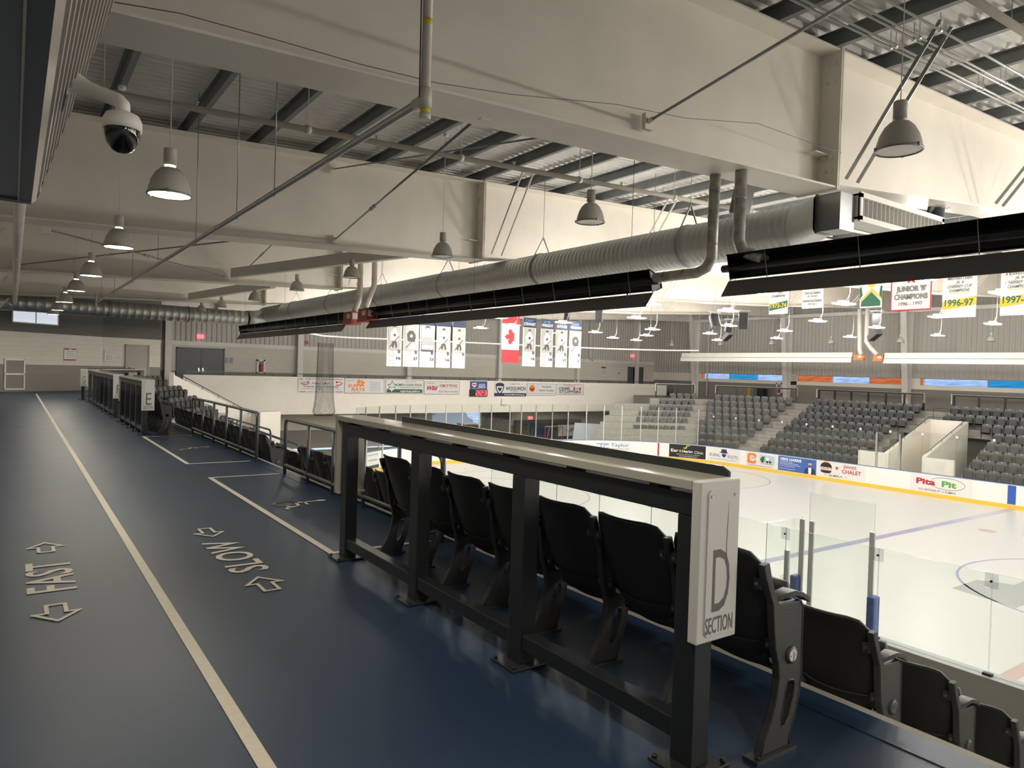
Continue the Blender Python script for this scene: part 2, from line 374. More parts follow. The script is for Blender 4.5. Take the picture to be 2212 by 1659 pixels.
# walls -------------------------------------------------------------
def wallseg(name,p,q,zs,th=.2,n=None):
    """p,q base ends; zs list of (z0,z1,mat,out)"""
    p=Vector((*p,0));q=Vector((*q,0)); d=(q-p).normalized(); nn=Vector((d.y,-d.x,0)) if n is None else Vector(n)
    b=MB(); ms=[]
    for z0,z1,mt,out in zs:
        if mt not in ms: ms.append(mt)
        i=ms.index(mt); P=[p+nn*out,q+nn*out,q-nn*th,p-nn*th]
        b.prism([Vector((v.x,v.y,z0)) for v in P],(0,0,z1-z0),i)
    return struct(b.build(name,ms))
def ribs(name,p,q,z0,z1,pitch,depth,mt,n,horiz=False,duty=.5):
    p=Vector((*p,0));q=Vector((*q,0)); d=(q-p).normalized(); L=(q-p).length; nn=Vector(n); b=MB()
    if not horiz:
        k=int(L/pitch); vs=[]
        for i in range(k):
            for f,o in ((0,0),(.18,depth),(.18+duty-.1,depth),(duty+.26,0)): vs.append(p+d*(i+f)*pitch+nn*o)
        vs.append(q)
        b.add([Vector((v.x,v.y,z)) for v in vs for z in (z0,z1)],[(2*i,2*i+2,2*i+3,2*i+1) for i in range(len(vs)-1)])
    else:
        zz=[];k=int((z1-z0)/pitch)
        for i in range(k):
            for f,o in ((0,0),(.25,depth),(.5,depth),(.75,0)): zz.append((z0+(i+f)*pitch,o))
        zz.append((z1,0))
        b.add([Vector(((e+nn*o).x,(e+nn*o).y,z)) for z,o in zz for e in (p,q)],[(2*i,2*i+1,2*i+3,2*i+2) for i in range(len(zz)-1)])
    return struct(b.build(name,mt))
wallseg('wall_left',(XW,35.86),(XW,YMIN),[(0,1.19,'block_grey',0),(1.19,6.2,'block_white',0)],n=(1,0,0))
A0,A1,B1=(-2.75,35.75),(3.6,40.2),(6.3,40.9)
nA=Vector((A1[1]-A0[1],-(A1[0]-A0[0]),0)).normalized(); nB=Vector((B1[1]-A1[1],-(B1[0]-A1[0]),0)).normalized()
for p,q,n in ((A0,A1,nA),(A1,B1,nB)):
    wallseg('wall_back_left',p,q,[(0,1.19,'block_grey',0),(1.19,2.62,'block_white',0),(2.62,6.3,'dark_siding',-.02)],n=n)
    ribs('wall_back_left',p,q,2.64,6.2,.075,.02,'dark_siding',n,True)
wallseg('wall_back_left',(6.3,40.9),(6.3,47.6),[(0,6.3,'dark_siding',0)],n=(1,0,0))
# end wall with garage opening
OX0,OX1=26.2,30.5
wallseg('wall_end',(6.3,YEND),(50.2,YEND),[(0,.95,'block_grey',0),(.95,2.55,'block_white',0),(2.55,2.8,'white_paint',.05),(2.8,8.2,'siding',-.03)],n=(0,-1,0))
ribs('wall_end',(6.3,YEND),(50.2,YEND),2.8,8.1,.3,.045,'siding',(0,-1,0))
wallseg('wall_end',(3,YEND),(OX0,YEND),[(ICE,-2.9,'block_grey',0),(-2.9,0,'block_white',0)],n=(0,-1,0))
wallseg('wall_end',(OX1,YEND),(50.2,YEND),[(ICE,-2.9,'block_grey',0),(-2.9,0,'block_white',0)],n=(0,-1,0))
wallseg('wall_end',(OX0,YEND),(OX1,YEND),[(-.9,0,'block_white',0)],n=(0,-1,0))
# far side wall with window strip
wallseg('wall_right',(XF_,YEND),(XF_,YMIN),[(ICE-.3,1.15,'grey_band',0),(1.15,1.42,'white_wall',.03),(1.88,8.2,'siding',-.03)],n=(-1,0,0))
for y0,y1 in ((YMIN,-3.4),(5.3,5.9),(14.4,15.0),(23.35,24.3),(32.5,33.7),(42.0,YEND)):
    b=MB(); b.box(XF_,XF_+.2,y0,y1,1.42,1.88); struct(b.build('wall_right','white_wall'))
ribs('wall_right',(XF_,YEND),(XF_,YMIN),1.9,8.1,.3,.045,'siding',(-1,0,0))
wallseg('wall_near_end',(XW,YMIN),(50.2,YMIN),[(ICE,8,'white_wall',0)],n=(0,1,0))
wallseg('wall_left_under',(3.0,YMIN),(3.0,47.6),[(ICE,-.25,'concrete',0)],n=(1,0,0))
def strip(i,y1,y0,cuts):
    t=bpy.data.objects.new('window_%d'%i,None); C.objects.link(t); t.location=(50.0,(y0+y1)/2,1.42); WL[t]=Vector(t.location); t['kind']='structure'; t['label']='window strip low on the far wall, bay %d'%i
    b=MB(); ys=[y1]+[c for c,_ in cuts]
    b.box(50.03,50.12,y0,y1,1.40,1.43); b.box(50.03,50.12,y0,y1,1.87,1.90)
    for y in [y1]+[c for c,_ in cuts]: b.box(50.03,50.12,y-.03,y+.03,1.42,1.88)
    b.build('window_frame','white_paint',t)
    a=y1
    for c,m in cuts:
        b=MB(); b.box(50.07,50.085,c,a,1.42,1.88); b.build('pane',m,t); a=c
strip(1,42.0,33.7,[(41.6,'pane_orange'),(38.9,'pane_clear'),(36.1,'pane_blue'),(33.7,'pane_clear')])
strip(2,32.5,24.3,[(29.6,'pane_orange'),(26.8,'pane_clear'),(24.3,'pane_orange')])
strip(3,23.35,15.0,[(23.1,'pane_orange'),(19.3,'pane_clear'),(16.4,'pane_blue'),(15.0,'pane_blue')])
strip(4,14.4,5.9,[(11.5,'pane_clear'),(8.6,'pane_orange'),(5.9,'pane_clear')])
strip(5,5.3,-3.4,[(2.5,'pane_clear'),(-.5,'pane_blue'),(-3.4,'pane_clear')])
# roof deck
b=MB(); pitch=.19; n=int((YEND+.3-YMIN)/pitch); vs=[]
ZD=lambda x:TOP(x)+.225
for i in range(n):
    for f,o in ((0,0),(.2,.06),(.5,.06),(.7,0)):
        y=YMIN+(i+f)*pitch
        vs+=[(XW-.2,y,ZD(XW)+o),(25,y,ZD(25)+o),(50.3,y,ZD(50.3)+o)]
fs=[]
for i in range(len(vs)//3-1): fs+=[(3*i,3*i+1,3*i+4,3*i+3),(3*i+1,3*i+2,3*i+5,3*i+4)]
b.add(vs,fs); b.add([(XW-.3,YMIN,6.3),(50.4,YMIN,8.4),(50.4,YEND+.3,8.4),(XW-.3,YEND+.3,6.3)],[(0,1,2,3)])
struct(b.build('ceiling','deck_metal'),'corrugated metal roof deck')
# mezzanine across the end
b=MB(); b.box(8,44.0,44.1,44.3,-1.57,.78); struct(b.build('wall_mezzanine','white_wall'),'white guard wall of the end walkway')
b=MB(); b.box(44,48.0,44.1,44.3,-1.57,.78); b.box(8,48,44.3,47.6,-1.5,-.26)
struct(b.build('wall_mezzanine','white_wall'))
# sloping guard wall at the end of the near stand corner
def slopewall(pts,th,zb,name,cap=None):
    b=MB()
    for (x0,y0,z0),(x1,y1,z1) in zip(pts,pts[1:]):
        d=Vector((x1-x0,y1-y0,0)).normalized(); n=Vector((-d.y,d.x,0))*th/2
        a,c=Vector((x0,y0,0)),Vector((x1,y1,0))
        vs=[a-n,a+n,c+n,c-n]; b.add([Vector((v.x,v.y,zb)) for v in vs]+[Vector((v.x,v.y,z)) for v,z in zip(vs,(z0,z0,z1,z1))],[(0,3,2,1),(4,5,6,7),(0,1,5,4),(1,2,6,5),(2,3,7,6),(3,0,4,7)])
    return struct(b.build(name,'white_wall'))
slopewall([(6.5,38.45,.86),(12.0,40.1,-1.98)],.2,-4.1,'wall_ramp')
slopewall([(6.35,37.9,1.0),(6.5,38.45,.86)],.2,-.2,'wall_ramp')
slopewall([(10.5,38.3,-1.0),(11.7,38.75,-1.0)],.8,-4.1,'wall_ramp')
# vomitory walls, near and far
def vom(x0,sg,z0,yA,yB,yC,yD,slope,L):
    X=lambda t:x0+sg*t
    for y in (yB,yC): slopewall([(X(0),y,z0),(X(L),y,z0-slope*L)],.22,-4.1,'wall_stair_opening')
    e=z0-slope*L-.02
    for a,c in ((yA,yB),(yC,yD)): slopewall([(X(L),a,e),(X(L),c,e)],.2,-4.1,'wall_stair_opening')
    slopewall([(X(0),yB,z0),(X(0),yC,z0)],.2,-4.1,'wall_stair_opening')
vom(4.8,1,-.2,17.3,18.75,20.8,22.3,.38,4.9)
vom(46.0,-1,-.62,22.4,20.8,18.75,17.2,.37,5.0)
# columns
def column(x,y,z0,z1,wd=.36,lean=0,label='',toward=(0,-1)):
    t=thing('steel_column',label,'column',(x,y,z0),'white steel columns')
    b=MB(); tx,ty=toward
    b.box(x-wd/2,x+wd/2,y-.01,y+.01,z0,z1) if ty else b.box(x-.01,x+.01,y-wd/2,y+wd/2,z0,z1)
    # two flanges
    if ty:
        for o in (-.17,.17): b.box(x-wd/2,x+wd/2,y+o-.01,y+o+.01,z0,z1)
        b.box(x-.01,x+.01,y-.17,y+.17,z0,z1)
    b.build('shaft','white_paint',t); return t
for i,x in enumerate((7.7,15.8,23.95,32.05,40.25,47.4)): column(x,47.38,0 if i else 0,BOT(x)+1.2,label='white steel column against the end wall, %s from the left'%ordn(i+1))
for i,y in enumerate((42.35,33.2,24.05,14.9,5.75)):
    t=thing('tapered_column','tapered white steel column on the far wall, %s from the left'%ordn(i+1),'column',(49.6,y,-.2),'tapered columns of the far wall')
    b=MB(); zt=TOP(49)-.1
    b.prism([(49.62,y-.01,-.2),(49.93,y-.01,-.2),(49.93,y-.01,zt),(48.75,y-.01,zt)],(0,.02,0))
    for xa,xb in ((49.62,48.75),):
        b.prism([(xa-.02,y-.2,-.2),(xa,y-.2,-.2),(xb,y-.2,zt),(xb-.02,y-.2,zt)],(0,.4,0))
    b.box(49.93,49.95,y-.2,y+.2,-.2,zt)
    b.build('shaft','white_paint',t)
# doors
def door(i,x0,x1,y,z1,leafs,mt,label,n=(0,-1,0),z0=0.0):
    t=bpy.data.objects.new('door_%d'%i,None); C.objects.link(t); t.location=((x0+x1)/2,y,z0); WL[t]=Vector(t.location); t['kind']='structure'; t['label']=label
    b=MB(); b.box(x0-.08,x0,y-.1,y,z0,z1+.08); b.box(x1,x1+.08,y-.1,y,z0,z1+.08); b.box(x0-.08,x1+.08,y-.1,y,z1,z1+.08)
    b.build('door_frame',mt,t); wd=(x1-x0)/leafs
    for k in range(leafs):
        b=MB(); b.box(x0+k*wd+.01,x0+(k+1)*wd-.01,y-.06,y-.01,z0+.01,z1-.01); lf=b.build('door_leaf',mt,t)
        b=MB(); hx=x0+(k+1)*wd-.12 if (k==0 and leafs==2) else x0+k*wd+.12; b.cyl((hx,y-.06,z0+1.0),(hx,y-.12,z0+1.0),.03); b.box(hx-.03,hx+.03,y-.075,y-.06,z0+.9,z0+1.15); b.bar((hx,y-.11,z0+1.0),(hx+.1,y-.11,z0+1.0),.02,.02); b.build('door_handle','chrome',lf)
    return t
door(1,8.3,10.95,47.6,2.33,2,'door_grey','dark grey double doors on the end walkway')
door(2,46.6,48.4,47.6,2.2,2,'door_grey','dark blue-grey double doors at the right of the end walkway')
# beige door on the short angled wall
t=bpy.data.objects.new('door_3',None); C.objects.link(t); WL[t]=Vector((5.2,40.5,0)); t.location=WL[t]; t['kind']='structure'; t['label']='beige door on the grey and white block wall'
dB=(Vector((*B1,0))-Vector((*A1,0))).normalized(); fB=planemap(Vector((*A1,0))+nB*.0,dB)
def fbox(b,f,u0,u1,v0,v1,d0,d1,m=0):
    vs=[f(u,v,d) for d in (d0,d1) for v in (v0,v1) for u in (u0,u1)]
    b.add(vs,[(0,2,3,1),(4,5,7,6),(0,1,5,4),(2,6,7,3),(0,4,6,2),(1,3,7,5)],m)
b=MB(); u0,u1=1.12,2.15
for a in ((u0-.07,u0,0,2.3),(u1,u1+.07,0,2.3),(u0-.07,u1+.07,2.25,2.32)): fbox(b,fB,a[0],a[1],a[2],a[3],0,.08)
b.build('door_frame','door_beige',t); b=MB(); fbox(b,fB,u0,u1,0.01,2.24,0,.05); lf=b.build('door_leaf','door_beige',t)
b=MB(); fbox(b,fB,u0+.08,u0+.17,.9,1.15,.05,.07); fbox(b,fB,u0+.1,u0+.22,1.0,1.03,.07,.1); b.build('door_handle','black',lf)
# clerestory pane high in the left end wall
fA=planemap(Vector((*A0,0)),(A1[0]-A0[0],A1[1]-A0[1],0))
t=bpy.data.objects.new('window_6',None); C.objects.link(t); t.location=fA(4,3.3,.03); WL[t]=Vector(t.location); t['kind']='structure'; t['label']='pale lit window above the dark siding at the far left'
b=MB(); fbox(b,fA,3.3,5.35,3.05,3.62,.02,.04); b.build('pane','lit_pane',t)
b=MB(); 
for a in ((3.25,3.3,3.0,3.67),(5.35,5.4,3.0,3.67),(3.25,5.4,3.0,3.05),(3.25,5.4,3.62,3.67),(4.3,4.34,3.05,3.62)): fbox(b,fA,*a,.0,.07)
b.build('window_frame','white_paint',t)
# half-height white framed hatch on the left end wall (base at the floor)
t=thing('wall_hatch','white-framed two-pane hatch set low in the grey block wall at far left','hatch',fA(3.2,0,0))
b=MB(); u0,u1=2.98,3.88
for a in ((u0,u0+.06,.08,1.42),(u1-.06,u1,.08,1.42),(u0,u1,.08,.14),(u0,u1,1.36,1.42),(u0,u1,.73,.8)): fbox(b,fA,*a,0,.05)
b.build('frame','white_paint',t); b=MB(); fbox(b,fA,u0+.05,u1-.05,.1,.75,0,.02); fbox(b,fA,u0+.05,u1-.05,.78,1.38,0,.02); b.build('panel','grey_band',t)

# ================= ROOF STEEL =================
GY=[5.9+9.15*n for n in range(-3,5)]
gn={-3:'behind the camera',}
names={0:'nearest overhead deep white plate girder with a bolted splice',1:'second deep white plate girder from the camera',2:'third deep white plate girder from the camera',3:'fourth deep white plate girder, just ahead of the cross duct',4:'fifth deep white plate girder, closest to the end wall'}
for i,y in enumerate(GY):
    n=i-3
    t=thing('roof_girder',names.get(n,'deep white plate girder behind the camera'),'girder',(9.4,y,BOT(9.4)),'white plate girders')
    xs=[-2.55,2,6,9.4]; xr=[9.42,12,15,20,24.7,29,33.4,38,42,46,49.9]
    def web(xs):
        b=MB()
        vs=[]
        for x in xs: vs+=[(x,y-.008,BOT(x)+.02),(x,y-.008,TOP(x)-.02),(x,y+.008,BOT(x)+.02),(x,y+.008,TOP(x)-.02)]
        b.add(vs,[(4*k,4*k+4,4*k+5,4*k+1) for k in range(len(xs)-1)]+[(4*k+2,4*k+3,4*k+7,4*k+6) for k in range(len(xs)-1)])
        return b
    for X in (xs,xr):
        web(X).build('web','girder_paint',t)
        b=MB()
        for a,c in zip(X,X[1:]):
            vs=[(x,y+s*.3,BOT(x)+o) for x in (a,c) for s in (-1,1) for o in (0,.025)]
            b.add(vs,[(0,2,6,4),(1,5,7,3),(0,4,5,1),(2,3,7,6),(0,1,3,2),(4,6,7,5)])
        b.build('bottom_flange','girder_paint',t)
        b=MB()
        for a,c in zip(X,X[1:]):
            vs=[(x,y+s*.3,TOP(x)-o) for x in (a,c) for s in (-1,1) for o in (0,.025)]
            b.add(vs,[(0,2,6,4),(1,5,7,3),(0,4,5,1),(2,3,7,6),(0,1,3,2),(4,6,7,5)])
        b.build('top_flange','girder_paint',t)
    b=MB()
    for x in (9.38,9.42): b.box(x-.012,x+.012,y-.32,y+.32,BOT(9.3)-.02,TOP(9.4)+.06)
    sp=b.build('splice_plate','girder_paint',t)
    b=MB()
    for z in (4.5,4.68,5.75,6.0):
        for yy in (-.12,-.22): b.cyl((9.37,y+yy,z),(9.33,y+yy,z),.025,6)
    b.box(9.05,9.37,y-.18,y-.008,4.72,4.735)
    b.build('bolt','girder_paint',sp)
    if n<3:
        b=MB()
        for x in (24.7,35.5): b.box(x-.01,x+.01,y-.28,y+.28,BOT(x),TOP(x))
        b.build('stiffener','girder_paint',t)
# knee struts on the left of each girder
for i,y in enumerate(GY[4:]):
    b=MB(); b.bar((-.15,y-.05,3.75),(-.95,y-.05,2.75),.07,.07); tag(b.build('wall_strut','girder_paint'),'slanting white strut below girder at far left, %s from the camera'%ordn(i+1),'brace','slanting struts at the left wall')
# purlins
b=MB(); 
prof=[(0,.2),(0,0),(.09,0),(.09,.02),(.012,.012),(.012,.188),(-.06,.188),(-.06,.2)]
b.prism([(x,YMIN+1,z) for x,z in prof][::-1],(0,YEND-YMIN-1.2,0))
me0=None
PX=[-1.31+1.32*i for i in range(39)]
for i,x in enumerate(PX):
    if me0 is None: me0=b.build('roof_purlin','purlin_steel'); o=me0
    else: o=me0.copy(); C.objects.link(o)
    o.location=(x,0,TOP(x)+.005); tag(o,'grey steel roof purlin, %s from the left wall'%ordn(i+1),'purlin','roof purlins')
# flange braces (pairs of flat bars) at girders
k=0
for gi,y in enumerate(GY[3:]):
    for x in (9.65,14.6,18.8,25.5,30.2,35.9,42):
        if gi>=3 and x<30: continue
        k+=1; t=thing('flange_brace','pair of flat steel braces from girder %d up to the purlins, %s from the left'%(gi+1,ordn([9.65,14.6,18.8,25.5,30.2,35.9,42].index(x)+1)),'brace',(x,y-.3,BOT(x)),'flange braces')
        for dx in (0,.3):
            q=MB(); q.bar((x+dx,y-.28,BOT(x)+.1),(x+dx+.05,y-1.45,TOP(x)+.05),.055,.012,upv=(1,0,0)); q.build('bar','galv_dark' if gi==0 else 'girder_paint',t)
# X bracing rods with turnbuckles
def rod(p,q,label,r=.016):
    t=thing('brace_rod',label,'rod',p,'diagonal bracing rods'); p=Vector(p);q=Vector(q)
    b=MB(); b.cyl(p,q,r,8); b.build('rod','galv_dark',t)
    m=p.lerp(q,.42); d=(q-p).normalized(); b=MB(); sd=d.cross(Vector((0,0,1))).normalized()*.028
    for s in (-1,1): b.cyl(m+sd*s-d*.13,m+sd*s+d*.13,.011,6)
    b.cyl(m-d*.15,m-d*.1,.035,8); b.cyl(m+d*.1,m+d*.15,.035,8); b.build('turnbuckle','galv',t)
    for e,s in ((p,1),(q,-1)):
        b=MB(); b.box(e.x-.06,e.x+.06,e.y-.03,e.y+.03,e.z-.09,e.z+.09); b.cyl(e+d*s*.02,e+d*s*.12,.03,8); b.build('clevis','girder_paint',t)
G=GY[3:]
rod((5.7,G[1]-.1,4.3),(3.8,G[0]+.1,4.12),'bracing rod from the second girder down-left to the first girder')
rod((5.6,G[1]-.1,5.8),(6.5,G[0]+.1,4.68),'long bracing rod crossing above the seats toward the splice')
rod((5.85,G[0]-.1,4.42),(3.75,G[0]-9.0,4.55),'bracing rod rising to the upper right from the first girder web')
rod((.45,G[1]+.35,3.86),(5.55,G[2]-.15,4.3),'pale rod descending right between second and third girders')
rod((.1,G[2]-.15,4.08),(4.4,G[1]+.15,4.22),'dark rod crossing between second and third girders at left')
rod((5.9,G[2]+.1,4.25),(6.9,G[2]-3.3,5.9),'short rod over the sloping beam at the third girder')
# sloping rafters between lower flanges (box beams) seen left of centre
def beam(p,q,label):
    b=MB(); b.bar(p,q,.18,.3); tag(b.build('strut_beam','girder_paint'),label,'beam')
beam((5.75,G[2]-.3,4.42),(7.6,G[1]+.3,4.32),'white sloping beam running from the third girder toward the second')
beam((6.2,G[3]-.3,4.32),(7.2,G[2]+.3,4.28),'white sloping beam running from the fourth girder toward the third')
# eave beams along far wall
for i in range(5):
    y0,y1=[5.9,15.05,24.2,33.35,42.5][i]-9.15+.1,[5.9,15.05,24.2,33.35,42.5][i]-.1
    b=MB(); b.box(49.2,49.45,y0,y1,6.3,6.55); tag(b.build('eave_beam','white_paint'),'white eave beam between far wall columns, %s bay from the right'%ordn(i+1),'beam','far wall eave beams')
# sprinkler piping
t=thing('sprinkler_pipe','long cream sprinkler pipe running across under the roof deck behind the first girder','pipe',(.85,10.4,4.98))
b=MB(); f=lambda x:4.915+.038*x
b.cyl((-1.5,10.5,f(-1.5)),(49,10.5,f(49)),.045,12); b.build('pipe','pvc',t)
b=MB()
for x in [.9+2.64*i for i in range(10)]:
    b.cyl((x-.04,10.5,f(x)),(x+.04,10.5,f(x)),.06,12); b.cyl((x,10.5,f(x)),(x,10.5,TOP(x)+.2),.006,6); b.cyl((x+1.1,10.5,f(x)+.03),(x+1.1,10.5,f(x)+.14),.018,8); b.cyl((x+1.1,10.5,f(x)+.13),(x+1.1,10.5,f(x)+.14),.035,8)
b.build('hanger','pvc',t)
t=thing('sprinkler_branch','grey sprinkler pipe sloping away overhead from its vertical drop','pipe',(2.55,4.85,3.6))
b=MB(); b.cyl((2.54,4.9,3.6),(2.5,30.5,3.62),.033,12); b.build('pipe','galv',t)
b=MB(); b.cyl((2.54,4.87,3.46),(2.54,4.87,TOP(2.5)+.2),.038,14); b.cyl((2.54,4.87,3.53),(2.54,4.87,3.68),.05,14); b.cyl((2.54,4.87,3.44),(2.54,4.87,3.49),.046,14); b.cyl((2.54,4.87,3.6),(2.54,5.03,3.6),.045,12); b.build('drop','pvc',t)
b=MB(); b.cyl((2.54,4.87,4.16),(2.54,4.87,4.20),.0385,14); b.cyl((2.54,4.87,3.49),(2.54,4.87,3.525),.0385,14); b.cyl((2.54,6.9,3.6),(2.54,6.95,3.6),.034,14); b.build('label_band','yellow',t)
b=MB(); b.cyl((2.49,4.87,3.6),(2.47,4.87,TOP(2.5)+.2),.006,6); b.build('cable','dark_rail',t)
b=MB()
for y in (8.65,10.4,13.1,17,21,25,29): b.cyl((2.53,y,3.63),(2.53,y,TOP(2.5)+.2),.006,6); b.tube([(2.53,y+.045*math.cos(a),3.6+.045*math.sin(a)) for a in [i*.63 for i in range(10)]],.006,5,closed=True)
b.build('hanger','galv_dark',t)
b=MB(); b.cyl((2.5,30.5,3.45),(2.5,30.5,4.0),.035,10); b.build('drop','pvc',t)
t=thing('sprinkler_pipe','large cream pipe high at the upper right corner under the deck','pipe',(15.5,2.4,6.0))
b=MB(); b.cyl((8.6,3.8,6.0),(20,3.8,6.43),.05,14); b.build('pipe','pvc',t); b=MB(); b.cyl((10.1,3.8,6.06),(10.1,3.8,TOP(10)+.2),.006,6); b.build('hanger','galv_dark',t)
# conduits across the upper right
for i,(y,dz) in enumerate([(4.98,0),(4.91,.0),(4.68,0),(4.61,0),(4.36,.0),(9.0,0),(8.9,0)]):
    b=MB(); b.cyl((6.4,y,5.95+dz-.06),(30,y,5.95+dz+.038*22),.016,8)
    for x in [9.5+1.32*2*j for j in range(8)]: b.cyl((x-.03,y,5.95+dz+.038*(x-8)),(x+.03,y,5.95+dz+.038*(x-8)),.024,8); b.cyl((x,y,5.95+dz+.038*(x-8)),(x,y,TOP(x)+.05),.006,5)
    tag(b.build('conduit','galv'),['bright metal conduit under the upper right deck, lowest of the front bundle','second metal conduit of the front bundle at upper right','third metal conduit at upper right under the deck','fourth metal conduit at upper right under the deck','single metal conduit highest in the upper right corner','metal conduit behind the first girder','second metal conduit behind the first girder'][i],'conduit','roof conduits')
# drain pipe along the left
t=thing('drain_pipe','white drain pipe running away along the upper left beneath the girders','pipe',(.05,8,3.66))
b=MB(); b.cyl((.05,7.2,3.66),(.03,36.0,3.64),.075,14); b.build('pipe','girder_paint',t)
b=MB()
for y in (11.0,18.2,24.0,29.5,33.5): b.cyl((.04,y,3.65),(.04,y+.12,3.65),.088,14)
b.build('clamp','girder_paint',t)
# ducts
def spiral(p,q,r,nm,label,pitch=.13):
    p=Vector(p);q=Vector(q);L=(q-p).length; t=thing('spiral_duct',label,'duct',p); b=MB(); n=28
    d=(q-p).normalized(); a=Vector((0,0,1)); u=d.cross(a).normalized(); v=d.cross(u)
    prof=[]; k=int(L/pitch); sg=MB()
    for i in range(k+1):
        s=i*pitch; prof+=[(s,r),(s+pitch*.42,r),(s+pitch*.46,r+.008),(s+pitch*.54,r+.008),(s+pitch*.58,r)]
    rings=[[p+d*s+(u*math.cos(2*math.pi*j/n)+v*math.sin(2*math.pi*j/n))*rr for j in range(n)] for s,rr in prof]
    vs=[x for g in rings for x in g]; b.add(vs,[(i*n+j,i*n+(j+1)%n,(i+1)*n+(j+1)%n,(i+1)*n+j) for i in range(len(rings)-1) for j in range(n)],0,False)
    o=b.build('duct_tube','galv',t)
    for f in o.data.polygons: f.use_smooth=True
    return t
tD=t=spiral((10.3,6.75,3.98),(10.3,36.2,3.98),.375,'spiral_duct','long galvanised spiral duct running away above the near seats')
b=MB()
for y in (9,13.5,18,22.5,27,31.5):
    b.lathe([(.375,0),(.40,0),(.40,.05),(.375,.05)],(10.3,y,3.98),28,0,axis=(0,1,0))
    b.bar((10.0,y+.02,4.2),(10.3,y+.02,4.75),.03,.02); b.bar((10.6,y+.02,4.2),(10.3,y+.02,4.75),.03,.02); b.cyl((10.3,y+.02,4.75),(10.3,y+.02,TOP(10.3)+.1),.006,6)
b.build('hanger','galv_dark',t)
# rectangular outlet at the duct's near end
t=thing('duct_outlet','square galvanised duct outlet with a white louvred grille below the first girder','duct outlet',(10.9,5.8,3.95))
b=MB(); n=28; R0=[Vector((10.3+.375*math.cos(2*math.pi*j/n),6.75,3.98+.375*math.sin(2*math.pi*j/n))) for j in range(n)]
sq=[]
for j in range(n):
    a=2*math.pi*j/n; c,s=math.cos(a),math.sin(a); m=max(abs(c),abs(s)); sq.append(Vector((9.84+.24*c/m,6.08,4.0+.27*s/m)))
b.add(R0+sq,[(j,(j+1)%n,n+(j+1)%n,n+j) for j in range(n)],0,True); b.build('transition','galv',t)
b=MB(); b.box(9.70,10.08,5.72,6.1,3.74,4.28); b.box(9.68,10.10,6.06,6.1,3.72,4.30); b.build('box','galv_dark',t)
g=MB(); x0,x1,y0=10.1,12.7,5.66
g.box(x0,x1,y0+.02,y0+.45,3.94,3.97); g.box(x0,x1,y0+.02,y0+.45,4.28,4.31); g.box(x0,x0+.03,y0,y0+.45,3.94,4.31); g.box(x1-.03,x1,y0,y0+.45,3.94,4.31)
for a in ((x0,x1,3.90,3.98),(x0,x1,4.25,4.33),(x0,x0+.07,3.92,4.31),(x1-.07,x1,3.92,4.31)): g.box(a[0],a[1],y0-.02,y0+.02,a[2],a[3])
g.box(x0,x1,y0+.43,y0+.45,3.94,4.31); g.build('grille_frame','white_paint',t)
g=MB()
for i in range(20): x=x0+.13+i*.123; g.prism([(x,y0+.0,3.97),(x+.006,y0+.0,3.97),(x+.045,y0+.12,3.97),(x+.039,y0+.12,3.97)],(0,0,.3))
g.build('louvre','white_paint',t)
t=spiral((-1.8,34.7,3.70),(9.2,35.4,3.70),.345,'spiral_duct','galvanised spiral duct crossing the walkway at the far left',.3)
b=MB()
for x in (3.3,6.5): b.lathe([(.345,0),(.37,0),(.37,.05),(.345,.05)],(x,34.7+(x+1.8)*.0636,3.70),24,0,axis=(1,.0636,0))
b.build('clamp','galv_dark',t)
b=MB(); b.tube([(9.15,35.4,3.70),(9.6,35.55,3.74),(10.0,35.8,3.82),(10.3,36.3,3.92),(10.6,36.9,3.95)],.37,20)
b.build('duct_elbow','galv',tD)
